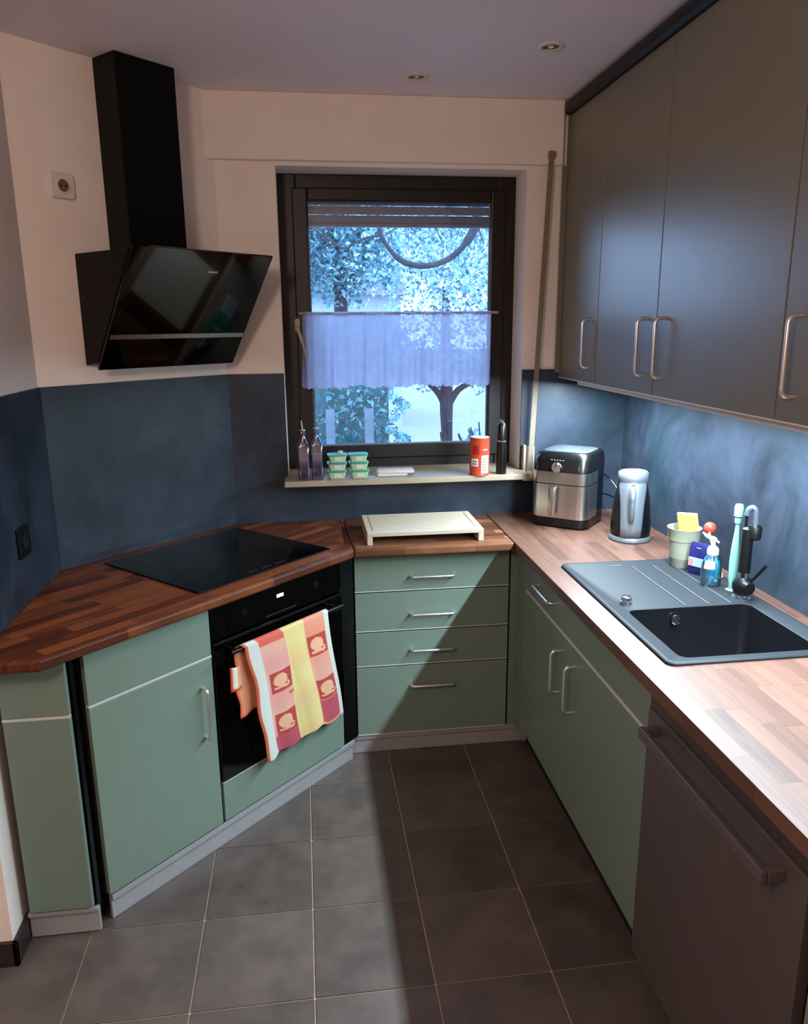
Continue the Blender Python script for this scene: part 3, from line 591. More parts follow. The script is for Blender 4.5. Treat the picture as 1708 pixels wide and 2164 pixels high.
# top roll over the handle
v3 = []; f3 = []; c3 = []
for i in range(111):
    u = i / 110
    for j in range(9):
        th = math.pi * j / 8
        v3.append((1.478 + 0.39 * u - (0.02 * (1 - u)) * (j / 8), hd_ - 0.011 * math.cos(th), hz - 0.0045 + 0.009 * math.sin(th))); c3.append(towel_col(u, 0.01))
for i in range(110):
    for j in range(8): k = i * 9 + j; f3.append((k, k + 9, k + 10, k + 1))
# folded corner poking out at the left
v4 = []; f4 = []; c4 = []
for i in range(13):
    for j in range(13):
        u, t = i / 12, j / 12
        v4.append((1.420 + 0.075 * u + 0.010 * t * (1 - u) - 0.012 * (1 - t) * (1 - u) * -1, hd_ + 0.008 - 0.006 * math.sin(u * 5), 0.648 - 0.012 * u - (0.085 - 0.012 * u) * t))
        c4.append((206, 84, 52) if (u < 0.14 or t > 0.9) else (214, 210, 200) if u < 0.4 else (214, 150, 110))
for i in range(12):
    for j in range(12): k = i * 13 + j; f4.append((k, k + 1, k + 14, k + 13))
tmb = MB(); cols = []
for v_, f_, c__ in ((v1, f1, c1), (v2, f2, c2), (v3, f3, c3), (v4, f4, c4)): tmb.add(v_, f_); cols += c__
tw = obj('tea_towel', tmb, M['towel'], frame=F45, org=(1.67, hd_, 0.70), smooth=True, label='pink and yellow tea towel with red cup squares hanging from the oven handle', cat='towel')
at = tw.data.color_attributes.new('print', 'FLOAT_COLOR', 'POINT')
at.data.foreach_set('color', np.array([lin(c) + (1.0,) for c in cols], dtype=np.float32).ravel())
sm = tw.modifiers.new('thick', 'SOLIDIFY'); sm.thickness = 0.0015; sm.offset = 0

# ------------------------------------------------------------------ cutting board
CB = thing('cutting_board', 'pale raised cutting board on the worktop below the window', 'cutting board', (0.437, 2.88, ct))
obj('board', B(0.216, 0.659, 2.735, 3.02, 0.932, 0.948), M['board'], CB, bevel=0.002)
obj('leg', B(0.216, 0.236, 2.735, 3.02, ct + 0.0003, 0.9318), M['board'], CB, bevel=0.0015)
obj('leg', B(0.639, 0.659, 2.735, 3.02, ct + 0.0003, 0.9318), M['board'], CB, bevel=0.0015)
for gx in (0.240, 0.634): obj('juice_groove', B(gx - .0025, gx + .0025, 2.765, 3.0, 0.9478, 0.9486), M['groove_shade'], CB)  # darker strips paint the shade of a recessed groove

# ------------------------------------------------------------------ air fryer
th = math.radians(-39.3); FF = Matrix.Rotation(th, 4, 'Z')
fo = FF.inverted() @ Vector((1.066, 2.960, 0)); fx, fy = fo.x, fo.y
AF = thing('air_fryer', 'steel and black air fryer in the corner right of the window', 'air fryer', (fx, fy, ct), FF)
def ring(hx_, hyf, hyb, r, z, n=6):   # front (−y) / back half depth
    return rrect(fx, fy + (hyb - hyf) / 2, hx_, (hyf + hyb) / 2, r, z, n)
z = ct
obj('base', MB().loft([ring(.108, .110, .112, .04, z + .0003), ring(.117, .120, .12, .045, z + .008), ring(.119, .122, .121, .045, z + .042)]), M['black'], AF, smooth=True)
obj('rear_shell', MB().loft([ring(.117, .05, .121, .045, z + .0425), ring(.117, .05, .121, .045, z + .235)]), M['black'], AF, smooth=True)
def front_shell(z0, z1, hx_, hyf):
    r0 = []
    for zz in (z0, z1):
        rr_ = ring(hx_, hyf, .04, .045, zz); r0.append(rr_)
    return MB().loft(r0)
obj('basket_front', front_shell(z + .043, z + .178, .1195, .124), M['steel'], AF, smooth=True)
obj('steel_band', front_shell(z + .182, z + .228, .1195, .124), M['steel'], AF, smooth=True)
obj('gap_line', front_shell(z + .178, z + .182, .116, .120), M['dark'], AF)
obj('top_housing', MB().loft([ring(.118, .122, .121, .045, z + .2285), ring(.117, .116, .121, .045, z + .275), ring(.112, .095, .116, .045, z + .298), ring(.100, .080, .104, .04, z + .303)]), M['black'], AF, smooth=True)
obj('top_plate', MB().loft([ring(.094, .072, .098, .035, z + .3031), ring(.092, .070, .096, .035, z + .305)]), mat('top_plate_grey', (86, 92, 100), 0.3, 0.3), AF, smooth=True)
kb = obj('dial', MB().lathe([(0.021, fy - .119), (0.021, fy - .128), (0.017, fy - .134), (0.015, fy - .134)], (fx - 0.010, 0, z + .248), 28, 'y'), M['chrome'], AF, smooth=True, label='chrome dial')
obj('dial_mark', MB().box(fx - .012, fx - .008, fy - .1355, fy - .133, z + .250, z + .262), M['dark'], kb)
for k in range(5):
    obj('print_mark', B(fx - .036 + k * .012, fx - .030 + k * .012, fy - .1195, fy - .1165, z + .2745, z + .2765), M['alu'], AF)
obj('basket_handle', MB().loft([rrect(fx - .012, fy - .140, .017, .016, .006, z + .176), rrect(fx - .012, fy - .150, .015, .012, .006, z + .165), rrect(fx - .014, fy - .150, .012, .010, .005, z + .075), rrect(fx - .014, fy - .148, .009, .008, .004, z + .058)][::-1]), M['steel'], AF, smooth=True)

# cords
obj('power_cord', MB().tube(spline([(1.155, 3.08, 1.075), (1.185, 3.07, 1.10), (1.225, 3.02, 1.095), (1.255, 2.93, 1.05), (1.27, 2.90, 0.98), (1.26, 2.93, 0.915), (1.30, 2.99, 0.906), (1.345, 3.02, 0.908)], 6), 0.003, 8), M['black'], org=(1.26, 2.93, 0.905), smooth=True, label='thin black power cord looping from the air fryer behind the kettle', cat='cord')
obj('power_cord', MB().tube(spline([(1.205, 3.04, 0.985), (1.235, 3.00, 1.005), (1.275, 2.93, 0.985), (1.295, 2.86, 0.93), (1.30, 2.80, 0.906), (1.26, 2.755, 0.905)], 6), 0.003, 8), M['black'], org=(1.28, 2.86, 0.905), smooth=True, label='lower black cord between the air fryer and the kettle base', cat='cord')

# ------------------------------------------------------------------ kettle
kc = (1.213, 2.675); KT = thing('kettle', 'silver and black electric kettle beside the air fryer', 'kettle', (kc[0], kc[1], ct))
def oval(rx, ry, z, n=40, dx=0, dy=0, c=None, p=2.0):
    c = c or kc; o = []
    for i in range(n):
        t = 2 * math.pi * i / n; o.append((c[0] + dx + rx * math.copysign(abs(math.cos(t)) ** (2 / p), math.cos(t)), c[1] + dy + ry * math.copysign(abs(math.sin(t)) ** (2 / p), math.sin(t)), z))
    return o
obj('power_base', MB().loft([oval(.074, .074, ct + .0003), oval(.078, .078, ct + .004), oval(.078, .078, ct + .015), oval(.074, .074, ct + .020)]), M['silver'], KT, smooth=True)
prof = [(.073, .0205), (.0735, .06), (.070, .11), (.064, .16), (.056, .205), (.048, .232), (.034, .242)]
obj('body', MB().loft([oval(r, r, ct + h) for r, h in prof]), M['black'], KT, smooth=True)
va = math.atan2(-kc[1], -kc[0] + 0.12)      # direction the silver face looks to
def kr(h):
    for (r0, h0), (r1, h1) in zip(prof, prof[1:]):
        if h0 <= h <= h1: return r0 + (r1 - r0) * (h - h0) / (h1 - h0)
    return prof[-1][0]
def kettle_panel(hs, widths, off, thick=0.006, na=14):
    v = []; f = []
    for h, wd in zip(hs, widths):
        for k in range(na + 1):
            s = -1 + 2 * k / na; t = va + s * wd; r = kr(h) + off * (1 - 0.35 * s * s)
            v.append((kc[0] + r * math.cos(t), kc[1] + r * math.sin(t), ct + h))
    m_ = na + 1
    for i in range(len(hs) - 1):
        for k in range(na): f.append((i * m_ + k, i * m_ + k + 1, (i + 1) * m_ + k + 1, (i + 1) * m_ + k))
    return MB().add(v, f)
kp = obj('front_panel', kettle_panel([.022, .06, .10, .14, .17, .20, .225, .238], [.52, .55, .60, .68, .80, 1.0, 1.25, 1.45], .004), M['silver'], KT, smooth=True)
so = kp.modifiers.new('thick', 'SOLIDIFY'); so.thickness = 0.004; so.offset = -1
dv = Vector((math.cos(va), math.sin(va), 0))
def kp_pt(h, off): return tuple(Vector((kc[0], kc[1], ct + h)) + dv * (kr(h) + off))
obj('lid', MB().loft([oval(.054, .054, ct + .226), oval(.0565, .054, ct + .240, dx=dv.x * .003, dy=dv.y * .003), oval(.056, .054, ct + .256, dx=-dv.x * .002, dy=-dv.y * .002), oval(.050, .048, ct + .262, dx=-dv.x * .004, dy=-dv.y * .004), oval(.042, .040, ct + .254, dx=-dv.x * .004, dy=-dv.y * .004)]), M['silver'], KT, smooth=True)
obj('handle', MB().tube(spline([kp_pt(.205, 0), kp_pt(.200, .028), kp_pt(.165, .034), kp_pt(.115, .026), kp_pt(.085, .004)], 6), [.011] * 12 + [.009] * 13, 12), M['silver'], KT, smooth=True)
obj('switch', MB().tube([kp_pt(.214, -.002), kp_pt(.214, .010)], .008, 12), M['chrome'], KT, smooth=True)

# ------------------------------------------------------------------ things at the back of the sink
DK = ct + 0.0042
pc = (1.243, 2.320)
PT = thing('utensil_pot', 'tall pale grey pot at the back of the drainer', 'pot', (pc[0], pc[1], DK))
obj('pot', MB().lathe([(.040, DK), (.042, DK + .003), (.0455, DK + .088), (.0465, DK + .090), (.051, DK + .093), (.0545, DK + .130), (.056, DK + .133), (.0535, DK + .133), (.049, DK + .095), (.043, DK + .03), (.041, DK + .006)], (pc[0], pc[1], 0), 40, cap1=True), M['grey'], PT, smooth=True)
spM = Matrix.Translation((1.250, 2.310, DK + .140)) @ Matrix.Rotation(math.radians(-52), 4, 'Z') @ Matrix.Rotation(math.radians(10), 4, 'X') @ Matrix.Rotation(math.radians(-6), 4, 'Y')
obj('sponge', MB().box(-.034, .034, -.006, .007, -.045, .045).xf(spM), M['yellow'], org=(1.250, 2.310, DK + .095), bevel=0.003, label='yellow sponge cloth standing in the grey pot', cat='sponge')
RB = thing('dish_brush', 'dish brush with a round red head leaning behind the soap pump', 'brush', (1.290, 2.205, DK))
obj('head', MB().lathe([(0.0, -.019), (.010, -.017), (.018, -.008), (.0195, .002), (.016, .012), (.008, .018), (0.0, .0195)], (1.294, 2.252, DK + .146), 20), M['red'], RB, smooth=True, label='round red head')
obj('handle', MB().tube(spline([(1.288, 2.245, DK + .136), (1.282, 2.215, DK + .11), (1.294, 2.190, DK + .06), (1.304, 2.172, DK + .004)], 5), .0035, 8), M['white'], RB, smooth=True)
TB = thing('tablet_pack', 'dark blue detergent pack standing between the pot and the soap bottle', 'detergent pack', (1.256, 2.212, DK))
tM = Matrix.Translation((1.256, 2.222, DK)) @ Matrix.Rotation(math.radians(-58), 4, 'Z')
obj('carton', MB().loft([rrect(0, 0, .036, .014, .005, 0.0003), rrect(0, 0, .038, .017, .006, .02), rrect(0, 0, .037, .012, .005, .088), rrect(0, 0, .035, .004, .002, .104)]).xf(tM), M['navy'], TB, smooth=True)
obj('emblem', MB().box(-.012, .004, -.0118, -.0102, .076, .090).xf(tM), M['label'], TB)
obj('printed_panel', MB().box(-.034, .030, -.0178, -.0150, .028, .056).xf(tM), M['sky'], TB)
obj('printed_spot', MB().box(-.032, -.018, -.0188, -.0160, .028, .052).xf(tM), M['pinkp'], TB)
bc = (1.236, 2.122)
SP = thing('soap_dispenser', 'clear pump bottle of blue soap beside the faucet', 'soap bottle', (bc[0], bc[1], DK))
def bo(rx, z): return oval(rx, rx * 0.78, z, 28, c=bc)
obj('bottle', MB().loft([bo(.030, DK), bo(.032, DK + .004), bo(.033, DK + .03), bo(.031, DK + .065), bo(.025, DK + .088), bo(.015, DK + .098), bo(.014, DK + .104)]), M['soapglass'], SP, smooth=True)
obj('soap', MB().loft([bo(.029, DK + .003), bo(.030, DK + .03), bo(.0285, DK + .062), bo(.025, DK + .078)]), M['gel'], SP, smooth=True, label='blue liquid soap')
lm = Matrix.Translation((bc[0] - .018, bc[1] - .016, 0))
obj('label_sticker', MB().loft([[(bc[0] + .0335 * k_ * math.cos(t) * s_, bc[1] + .0335 * .8 * k_ * math.sin(t) * s_, zz) for t, k_ in [(math.radians(200 + 8 * i), 1) for i in range(9)] + [(math.radians(264 - 8 * i), .985) for i in range(9)]] for zz, s_ in ((DK + .058, .98), (DK + .082, .86))]), M['label'], SP)
obj('pump_collar', MB().lathe([(.017, DK + .100), (.017, DK + .116), (.012, DK + .124), (.006, DK + .126), (.005, DK + .146)], (bc[0], bc[1], 0), 20), M['white'], SP, smooth=True)
pdir = Vector((-0.45, 0.9, 0)).normalized()
obj('pump_head', MB().tube(spline([tuple(Vector((bc[0], bc[1], DK + .146)) - pdir * .018 + Vector((0, 0, -.006))), (bc[0], bc[1], DK + .148), tuple(Vector((bc[0], bc[1], DK + .150)) + pdir * .02), tuple(Vector((bc[0], bc[1], DK + .160)) + pdir * .040)], 5), [.0035] * 4 + [.007] * 5 + [.006] * 4 + [.0035] * 3, 10), M['white'], SP, smooth=True)
mb_ = (1.272, 2.062)
BB = thing('bottle_brush', 'slim mint green bottle brush standing beside the faucet', 'brush', (mb_[0], mb_[1], DK))
obj('foot', MB().lathe([(.017, DK), (.018, DK + .003), (.010, DK + .007)], (mb_[0], mb_[1], 0), 22), M['mint'], BB, smooth=True)
obj('handle', MB().lathe([(.0085, DK + .006), (.0125, DK + .04), (.0135, DK + .09), (.011, DK + .14), (.0065, DK + .19), (.005, DK + .212)], (mb_[0], mb_[1], 0), 20), M['mint'], BB, smooth=True)
obj('brush_head', MB().lathe([(.0085, DK + .212), (.0095, DK + .216), (.0095, DK + .226), (.006, DK + .229), (.006, DK + .231), (.0125, DK + .234), (.013, DK + .262), (.010, DK + .270)], (mb_[0], mb_[1], 0), 20), M['mint'], BB, smooth=True)

# ------------------------------------------------------------------ window sill things
SZ = 1.0933
def oilbottle(x, y, h, label, spout):
    t = thing('oil_bottle', label, 'bottle', (x, y, SZ))
    hb_ = h * 0.66
    obj('glass_body', MB().loft([rrect(x, y, .021, .021, .006, SZ), rrect(x, y, .023, .023, .007, SZ + .004), rrect(x, y, .023, .023, .007, SZ + hb_), rrect(x, y, .018, .018, .012, SZ + hb_ + .018), rrect(x, y, .010, .010, .0098, SZ + hb_ + .034), rrect(x, y, .009, .009, .0088, SZ + h - .004), rrect(x, y, .011, .011, .0108, SZ + h)]), M['bottle'], t, smooth=True)
    obj('filling', MB().loft([rrect(x, y, .019, .019, .006, SZ + .006), rrect(x, y, .019, .019, .006, SZ + hb_ * 0.75)]), M['oil'], t, smooth=True)
    obj('collar', MB().lathe([(.0125, SZ + h), (.0125, SZ + h + .004), (.006, SZ + h + .005)], (x, y, 0), 16), M['alu'], t, smooth=True)
    if spout: obj('spout', MB().tube([(x, y, SZ + h + .003), (x - .003, y, SZ + h + .022), (x - .004, y, SZ + h + .040)], [.004, .0035, .003], 8), M['cream'], t, smooth=True)
oilbottle(-0.008, 3.062, 0.200, 'leftmost glass oil bottle on the sill, with a tall pouring spout', True)
oilbottle(0.046, 3.072, 0.205, 'glass oil bottle without a pouring spout beside the green tubs', False)
def tub(x, y, z0, label, top):
    t = thing('food_tub', label, 'food container', (x, y, z0), group='small green lidded tubs stacked on the window sill')
    hgt = .033
    obj('cup', MB().loft([rrect(x, y, .030, .024, .008, z0), rrect(x, y, .0375, .031, .010, z0 + hgt - .006)]), M['tub'], t, smooth=True)
    obj('lid', MB().loft([rrect(x, y, .040, .0335, .011, z0 + hgt - .0058), rrect(x, y, .0405, .034, .011, z0 + hgt - .002), rrect(x, y, .036, .030, .010, z0 + hgt)]), M['green'], t, smooth=True)
    obj('label_sticker', MB().add([(x - .012, y - .0268, z0 + .006), (x + .020, y - .0268, z0 + .006), (x + .020, y - .0306, z0 + .023), (x - .012, y - .0306, z0 + .023)], [(0, 1, 2, 3)]), M['label'], t)
side = {0: 'left stack beside the bottles', 1: 'right stack beside the paper packets'}
lev = ['bottom', 'middle', 'topmost']
for s_ in (0, 1):
    for k in range(3):
        tub(0.124 + s_ * 0.092 + 0.002 * k * (1 - 2 * s_), 3.083, SZ + k * 0.0335, 'green lidded tub, %s of the %s' % (lev[k], side[s_]), k == 2)
obj('paper_scrap', MB().loft([rrect(0.140, 3.083, .010, .008, .004, SZ + 0.1003), rrect(0.140, 3.083, .012, .009, .005, SZ + 0.107), rrect(0.141, 3.083, .006, .005, .003, SZ + 0.112)]), M['paper'], org=(0.140, 3.083, SZ + 0.1003), smooth=True, label='small crumpled white paper lying on the left tub stack', cat='paper')
def packet(cx_, cy_, z0, hx_, hy2, h, rot, label):
    m_ = MB().loft([rrect(0, 0, hx_ - .004, hy2, .004, 0), rrect(0, 0, hx_, hy2, .006, h * .5), rrect(.003, 0, hx_ - .006, hy2 - .004, .006, h)]).xf(Matrix.Translation((cx_, cy_, z0)) @ Matrix.Rotation(rot, 4, 'Z'))
    obj('paper_packet', m_, M['paper'], org=(cx_, cy_, z0), smooth=True, label=label, cat='packet')
packet(0.352, 3.115, SZ + 0.0003, .066, .030, .011, 0.03, 'flat white paper packet lying on the sill, lower of two')
packet(0.368, 3.115, SZ + 0.0118, .078, .032, .012, -0.04, 'flat white paper packet lying on the sill, upper of two')
TN = thing('food_tin', 'orange cylindrical food tin with white labels on the sill', 'tin', (0.712, 3.055, SZ))
obj('tin', MB().lathe([(.040, SZ), (.0415, SZ + .002), (.0405, SZ + .005), (.0405, SZ + .150), (.0415, SZ + .153), (.0415, SZ + .156), (.038, SZ + .156), (.038, SZ + .153)], (0.712, 3.055, 0), 40), M['tin'], TN, smooth=True)
obj('lid', MB().lathe([(.0377, SZ + .1535), (.0377, SZ + .158)], (0.712, 3.055, 0), 32), M['white'], TN, smooth=True, label='pale lid')
def arcpatch(cx_, cy_, r, t0, t1, z0, z1, n=8):
    a = [(cx_ + r * math.cos(math.radians(t0 + (t1 - t0) * i / n)), cy_ + r * math.sin(math.radians(t0 + (t1 - t0) * i / n))) for i in range(n + 1)]
    b = [(cx_ + (r - .0012) * math.cos(math.radians(t0 + (t1 - t0) * i / n)), cy_ + (r - .0012) * math.sin(math.radians(t0 + (t1 - t0) * i / n))) for i in range(n + 1)][::-1]
    return MB().prism(a + b, z0, z1)
lb = obj('label_panel', arcpatch(.712, 3.055, .0413, 268, 318, SZ + .012, SZ + .085), M['label'], TN)
lb2 = obj('label_panel', arcpatch(.712, 3.055, .0413, 205, 250, SZ + .040, SZ + .072), M['label'], TN)
for k in range(5): obj('text_line', arcpatch(.712, 3.055, .0417, 274, 300 - 3 * (k % 2), SZ + .022 + k * .012, SZ + .0245 + k * .012), M['ink'], lb)
for k in range(2): obj('text_line', arcpatch(.712, 3.055, .0417, 215, 243, SZ + .048 + k * .010, SZ + .052 + k * .010), M['ink'], lb2)
obj('print_band', arcpatch(.712, 3.055, .0411, 215, 255, SZ + .090, SZ + .125), M['tinred'], TN)
obj('text_line', arcpatch(.712, 3.055, .0413, 275, 310, SZ + .105, SZ + .112), M['pinkp'], TN)
PM = thing('pepper_mill', 'slim black electric pepper mill with chrome ring on the sill', 'pepper mill', (0.806, 3.06, SZ))
obj('lower_body', MB().lathe([(.021, SZ), (.022, SZ + .004), (.020, SZ + .10), (.0195, SZ + .135)], (.806, 3.06, 0), 28), M['black'], PM, smooth=True)
obj('ring', MB().lathe([(.0205, SZ + .135), (.0205, SZ + .140)], (.806, 3.06, 0), 28), M['chrome'], PM, smooth=True, label='chrome ring')
obj('upper_body', MB().lathe([(.0195, SZ + .140), (.019, SZ + .200), (.014, SZ + .212)], (.806, 3.06, 0), 28), M['black'], PM, smooth=True)
obj('button', MB().lathe([(.009, SZ + .212), (.009, SZ + .222), (.006, SZ + .225)], (.806, 3.06, 0), 20), M['chrome'], PM, smooth=True)

# ------------------------------------------------------------------ sockets and ceiling spots
ow = thing('wall_socket', 'white power socket high on the wall left of the hood chimney', 'socket', (1.405, DW, 2.135), F45)
def ysq(cx_, cz_, h1, r, y0, y1, h2=None): return MB().loft([[(p[0], y0, p[1]) for p in rrect(cx_, cz_, h1, h1, r, 0)], [(p[0], y1, p[1]) for p in rrect(cx_, cz_, h2 or h1, h2 or h1, r, 0)]])
obj('cover_plate', ysq(1.405, 2.135, .040, .010, DW - .0005, DW - .010, .037), M['white'], ow, smooth=True)
obj('rim', MB().lathe([(.0235, DW - .0098), (.0235, DW - .0135), (.0195, DW - .0135), (.0185, DW - .0105)], (1.405, 0, 2.135), 28, 'y'), M['white'], ow, smooth=True)
obj('socket_recess', MB().lathe([(.0185, DW - .0100), (.0185, DW - .0112)], (1.405, 0, 2.135), 28, 'y'), mat('socket_shade', (110, 84, 66), 0.6), ow)
obj('contact_hole', MB().lathe([(.003, DW - .0112), (.003, DW - .0122)], (1.397, 0, 2.135), 10, 'y').lathe([(.003, DW - .0112), (.003, DW - .0122)], (1.413, 0, 2.135), 10, 'y'), M['dark'], ow)
bs = thing('wall_socket', 'black double frame power socket on the dark splashback above the left worktop end', 'socket', (XL + t8, 2.29, 1.09))
obj('cover_plate', B(XL + t8, XL + t8 + .009, 2.245, 2.335, 1.045, 1.135), M['black'], bs, bevel=0.003)
obj('recess', MB().lathe([(.021, XL + t8 + .009), (.021, XL + t8 + .0115), (.018, XL + t8 + .0115), (.017, XL + t8 + .0095)], (0, 2.29, 1.09), 24, 'x'), M['dark'], bs)
for k, (lx, ly, lab) in enumerate(((0.804, 2.564, 'round recessed ceiling spot nearer to the wall cabinets'), (0.432, 2.900, 'round recessed ceiling spot above the window'))):
    s_ = thing('ceiling_spot', lab, 'ceiling spot', (lx, ly, H), group=None)
    obj('ring', MB().lathe([(.043, H - .0003), (.043, H - .003), (.038, H - .006), (.029, H - .006), (.027, H - .001)], (lx, ly, 0), 36, cap1=False), M['white'], s_, smooth=True)
    obj('cup_shade', MB().lathe([(.0285, H - .0005), (.0285, H - .0015)], (lx, ly, 0), 30), mat('spot_cup_shade', (70, 56, 52), 0.3, 0.6), s_)  # flat dark disc paints the shade inside the recessed cup
    obj('bulb', MB().lathe([(.010, H - .0015), (.009, H - .005), (.004, H - .0065)], (lx, ly, 0), 16), M['bulb'], s_, smooth=True)

# ------------------------------------------------------------------ outside
S('ground', B(-25, 30, 3.45, 60, -0.3, -0.2), M['ground'])
def leaves(n, cen, rad, size, squash=None, hollow=0.55, seed=0):
    r_ = np.random.default_rng(seed)
    d = r_.normal(size=(n, 3)); d /= np.linalg.norm(d, axis=1)[:, None]
    rr_ = hollow + (1 - hollow) * r_.random(n) ** 0.6
    lump = 1 + 0.16 * np.sin(d[:, 0] * 7 + seed) * np.cos(d[:, 2] * 6 + 1) + 0.1 * np.sin(d[:, 1] * 11)
    p = np.array(cen) + d * (rr_ * lump)[:, None] * np.array(rad)
    if squash: p = squash(p)
    return leafmesh(p, size, r_)
def leafmesh(p, size, r_):
    n = len(p)
    a = r_.normal(size=(n, 3)); a /= np.linalg.norm(a, axis=1)[:, None]
    b = np.cross(a, r_.normal(size=(n, 3))); b /= np.linalg.norm(b, axis=1)[:, None]
    s1 = size * (0.5 + r_.random(n))[:, None]; s2 = s1 * 0.5
    v = np.stack([p - a * s1, p + b * s2, p + a * s1, p - b * s2], 1).reshape(-1, 3)
    m = MB(); m.v = [tuple(x) for x in v.tolist()]; m.f = [(4 * i, 4 * i + 1, 4 * i + 2, 4 * i + 3) for i in range(n)]; return m
def tree(name, label, base, parts, trunk, leafm, cat='tree'):
    t = thing(name, label, cat, base)
    for tb in trunk: obj(tb[0], MB().tube(spline(tb[1], 4), list(np.interp(np.linspace(0, 1, (len(tb[1]) - 1) * 4 + 1), np.linspace(0, 1, len(tb[2])), tb[2])), 8), M['bark'], t, smooth=True)
    m = MB()
    for p in parts: q = leaves(*p); m.add(q.v, q.f)
    if parts: obj('foliage', m, M[leafm], t, kind='stuff')
    return t
# garden tree right
tree('garden_tree', 'leafy garden tree with a forked slender trunk outside the window, right', (1.79, 9.5, -0.2),
     [(9000, (2.0, 9.5, 2.75), (1.45, 0.8, 1.65), 0.034, None, 0.2, 3), (1500, (1.45, 9.3, 1.25), (0.6, 0.4, 0.32), 0.032, None, 0.1, 5), (1300, (2.35, 9.4, 1.15), (0.6, 0.4, 0.30), 0.032, None, 0.1, 6)],
     [('trunk', [(1.80, 9.5, -0.2), (1.79, 9.5, 0.3), (1.78, 9.5, 0.72), (1.80, 9.5, 1.2)], [.085, .07, .085, .05]), ('branch', [(1.78, 9.5, 0.66), (1.68, 9.5, 0.86), (1.50, 9.5, 1.02), (1.2, 9.5, 1.15)], [.05, .035, .025]),
      ('branch', [(1.79, 9.5, 0.68), (1.93, 9.5, 0.90), (2.2, 9.5, 1.05), (2.5, 9.5, 1.3)], [.05, .035, .02]), ('branch', [(1.80, 9.5, 0.05), (1.74, 9.48, 0.2), (1.70, 9.46, 0.38)], [.03, .022, .012])], 'leafB')
# conifer left
tree('conifer_tree', 'dense dark conifer outside the window, left', (0.55, 11.5, -0.2),
     [(11000, (0.50, 11.5, 3.0), (1.15, 0.8, 1.05), 0.042, None, 0.2, 11), (6500, (0.1, 11.2, 4.2), (1.2, 0.8, 1.0), 0.042, None, 0.2, 12)],
     [('trunk', [(0.62, 11.5, -0.2), (0.60, 11.5, 1.2), (0.58, 11.5, 3.2)], [.14, .12, .06])], 'leafA')
tree('background_tree', 'pale leafy tree far behind in the middle of the window view', (3.9, 21, -0.2),
     [(9000, (3.9, 21, 4.8), (3.0, 1.2, 2.7), 0.085, None, 0.15, 21)], [('trunk', [(3.9, 21, -0.2), (3.9, 21, 2.6)], [.16, .1])], 'leafB')
# hedge
r_ = np.random.default_rng(33); n = 22000
p = np.stack([-3.2 + 4.25 * r_.random(n), 8.0 + 0.6 * r_.random(n), -0.2 + 1.98 * r_.random(n) ** 0.9], 1)
p[:, 0] += 0.10 * np.sin(p[:, 2] * 17) * (p[:, 0] > 0.9)
hg = thing('hedge', 'clipped garden hedge below the curtain, left of the pale ground', 'hedge', (-1.0, 8.3, -0.2))
obj('foliage', leafmesh(p, 0.036, r_), M['leafC'], hg, kind='stuff')
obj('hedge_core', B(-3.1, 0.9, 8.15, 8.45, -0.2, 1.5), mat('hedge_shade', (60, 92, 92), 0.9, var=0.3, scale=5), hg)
for k, px_ in enumerate((0.22, 0.62)):
    obj('fence_post', B(px_, px_ + 0.09, 7.85, 7.92, -0.2, 0.86), M['post'], org=(px_, 7.88, -0.2), label=['pale garden post in front of the hedge, left one', 'pale garden post in front of the hedge, right one'][k], cat='post')
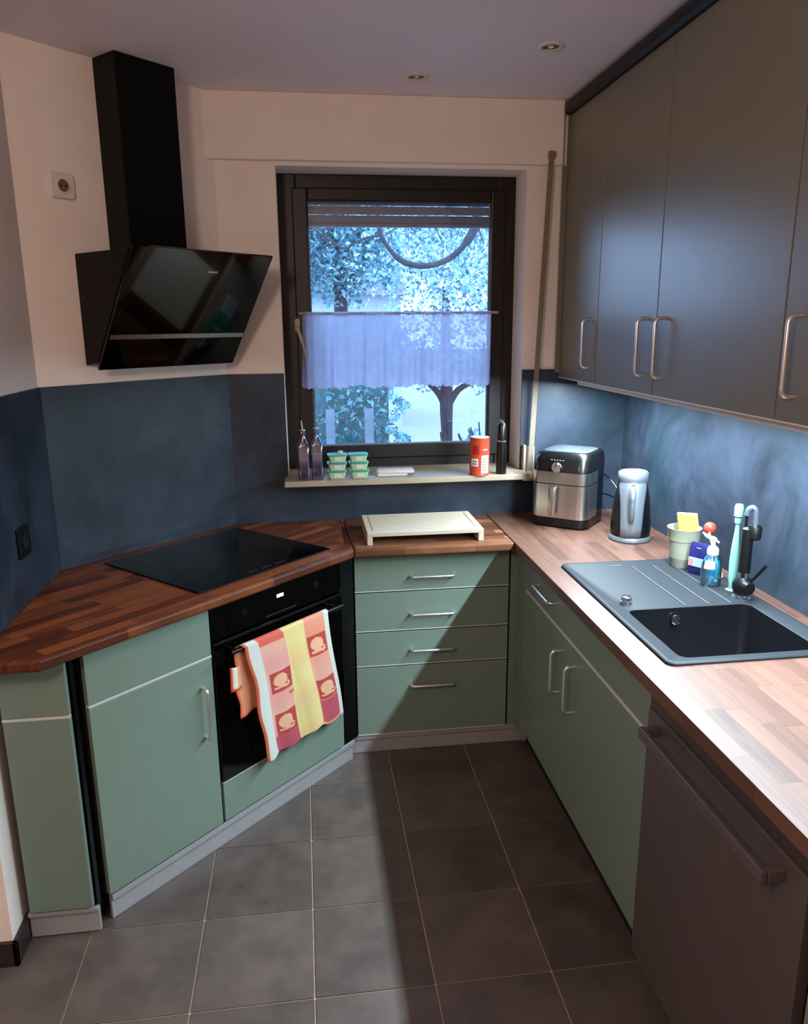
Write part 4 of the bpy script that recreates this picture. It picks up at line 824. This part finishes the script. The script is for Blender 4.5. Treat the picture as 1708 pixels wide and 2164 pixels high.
# shrub sprigs
t = thing('shrub', 'small bare shrub on the pale ground at the right edge of the window', 'shrub', (1.86, 8.0, -0.2))
mm = MB()
for k in range(14):
    aa = random.uniform(-.5, .5); h_ = random.uniform(.55, .9)
    x0_ = 1.86; mm.tube([(x0_, 8.0, -0.2), (x0_ + aa * .25, 8.0 + random.uniform(-.1, .1), -0.2 + h_ * .55), (x0_ + aa * .5 - .08, 8.0 + random.uniform(-.15, .15), -0.2 + h_)], [.012, .012, .008], 5)
obj('stems', mm, M['bark'], t); obj('foliage', leaves(220, (1.84, 8.0, 0.38), (.20, .15, .22), 0.04, None, 0.1, 9), M['leafC'], t, kind='stuff')
# bare tree with the hanging curved branch
bt2 = thing('bare_tree', 'bare tree whose thick curved branch hangs down in an arc outside the window', 'tree', (2.9, 6.5, -0.2))
Y = 6.5
obj('trunk', MB().tube(spline([(2.9, Y, -0.2), (2.85, Y, 1.2), (2.6, Y, 2.6), (2.2, Y, 3.4)], 5), [.14] * 6 + [.11] * 5 + [.08] * 5, 10), M['bark'], bt2, smooth=True)
obj('branch', MB().tube(spline([(2.62, Y, 2.75), (2.2, Y, 3.15), (1.66, Y, 3.05), (1.475, Y, 2.70), (1.455, Y, 2.50), (1.36, Y, 2.33), (1.20, Y, 2.205), (1.02, Y, 2.165), (0.85, Y, 2.20), (0.73, Y, 2.31), (0.66, Y, 2.45), (0.655, Y, 2.65), (0.72, Y, 3.0)], 5), [.05] * 10 + [.036] * 15 + [.024] * 18 + [.018] * 18, 9), M['bark'], bt2, smooth=True, label='thick hanging curved branch')
obj('branch', MB().tube(spline([(0.66, Y, 2.40), (0.52, Y, 2.37), (0.38, Y, 2.30), (0.26, Y, 2.36), (0.05, Y, 2.52), (-.1, Y, 2.7)], 4), .009, 6), M['bark'], bt2, smooth=True)
for k in range(16):
    x0_ = random.uniform(0.1, 1.6); z0_ = random.uniform(2.35, 2.75); aa = random.uniform(-.35, .35)
    obj('twig', MB().tube(spline([(x0_, Y, z0_ + .25), (x0_ + aa * .4, Y + .05, z0_ + .05), (x0_ + aa, Y + .1, z0_ - random.uniform(.02, .2))], 4), .0045, 5), M['bark'], bt2)
# neighbour house
ho = thing('neighbour_house', 'low pale building behind the hedge, seen between the trees', 'building', (0.0, 15, -0.2))
obj('wall', B(-4.0, 1.85, 14.5, 18, -0.2, 2.22), M['house'], ho)
obj('roof', MB().loft([[(-4.2, 14.3, 2.22), (-4.2, 18.2, 2.22), (-4.2, 16.2, 3.2)], [(1.95, 14.3, 2.22), (1.95, 18.2, 2.22), (1.95, 16.2, 3.2)]]), M['roof'], ho)
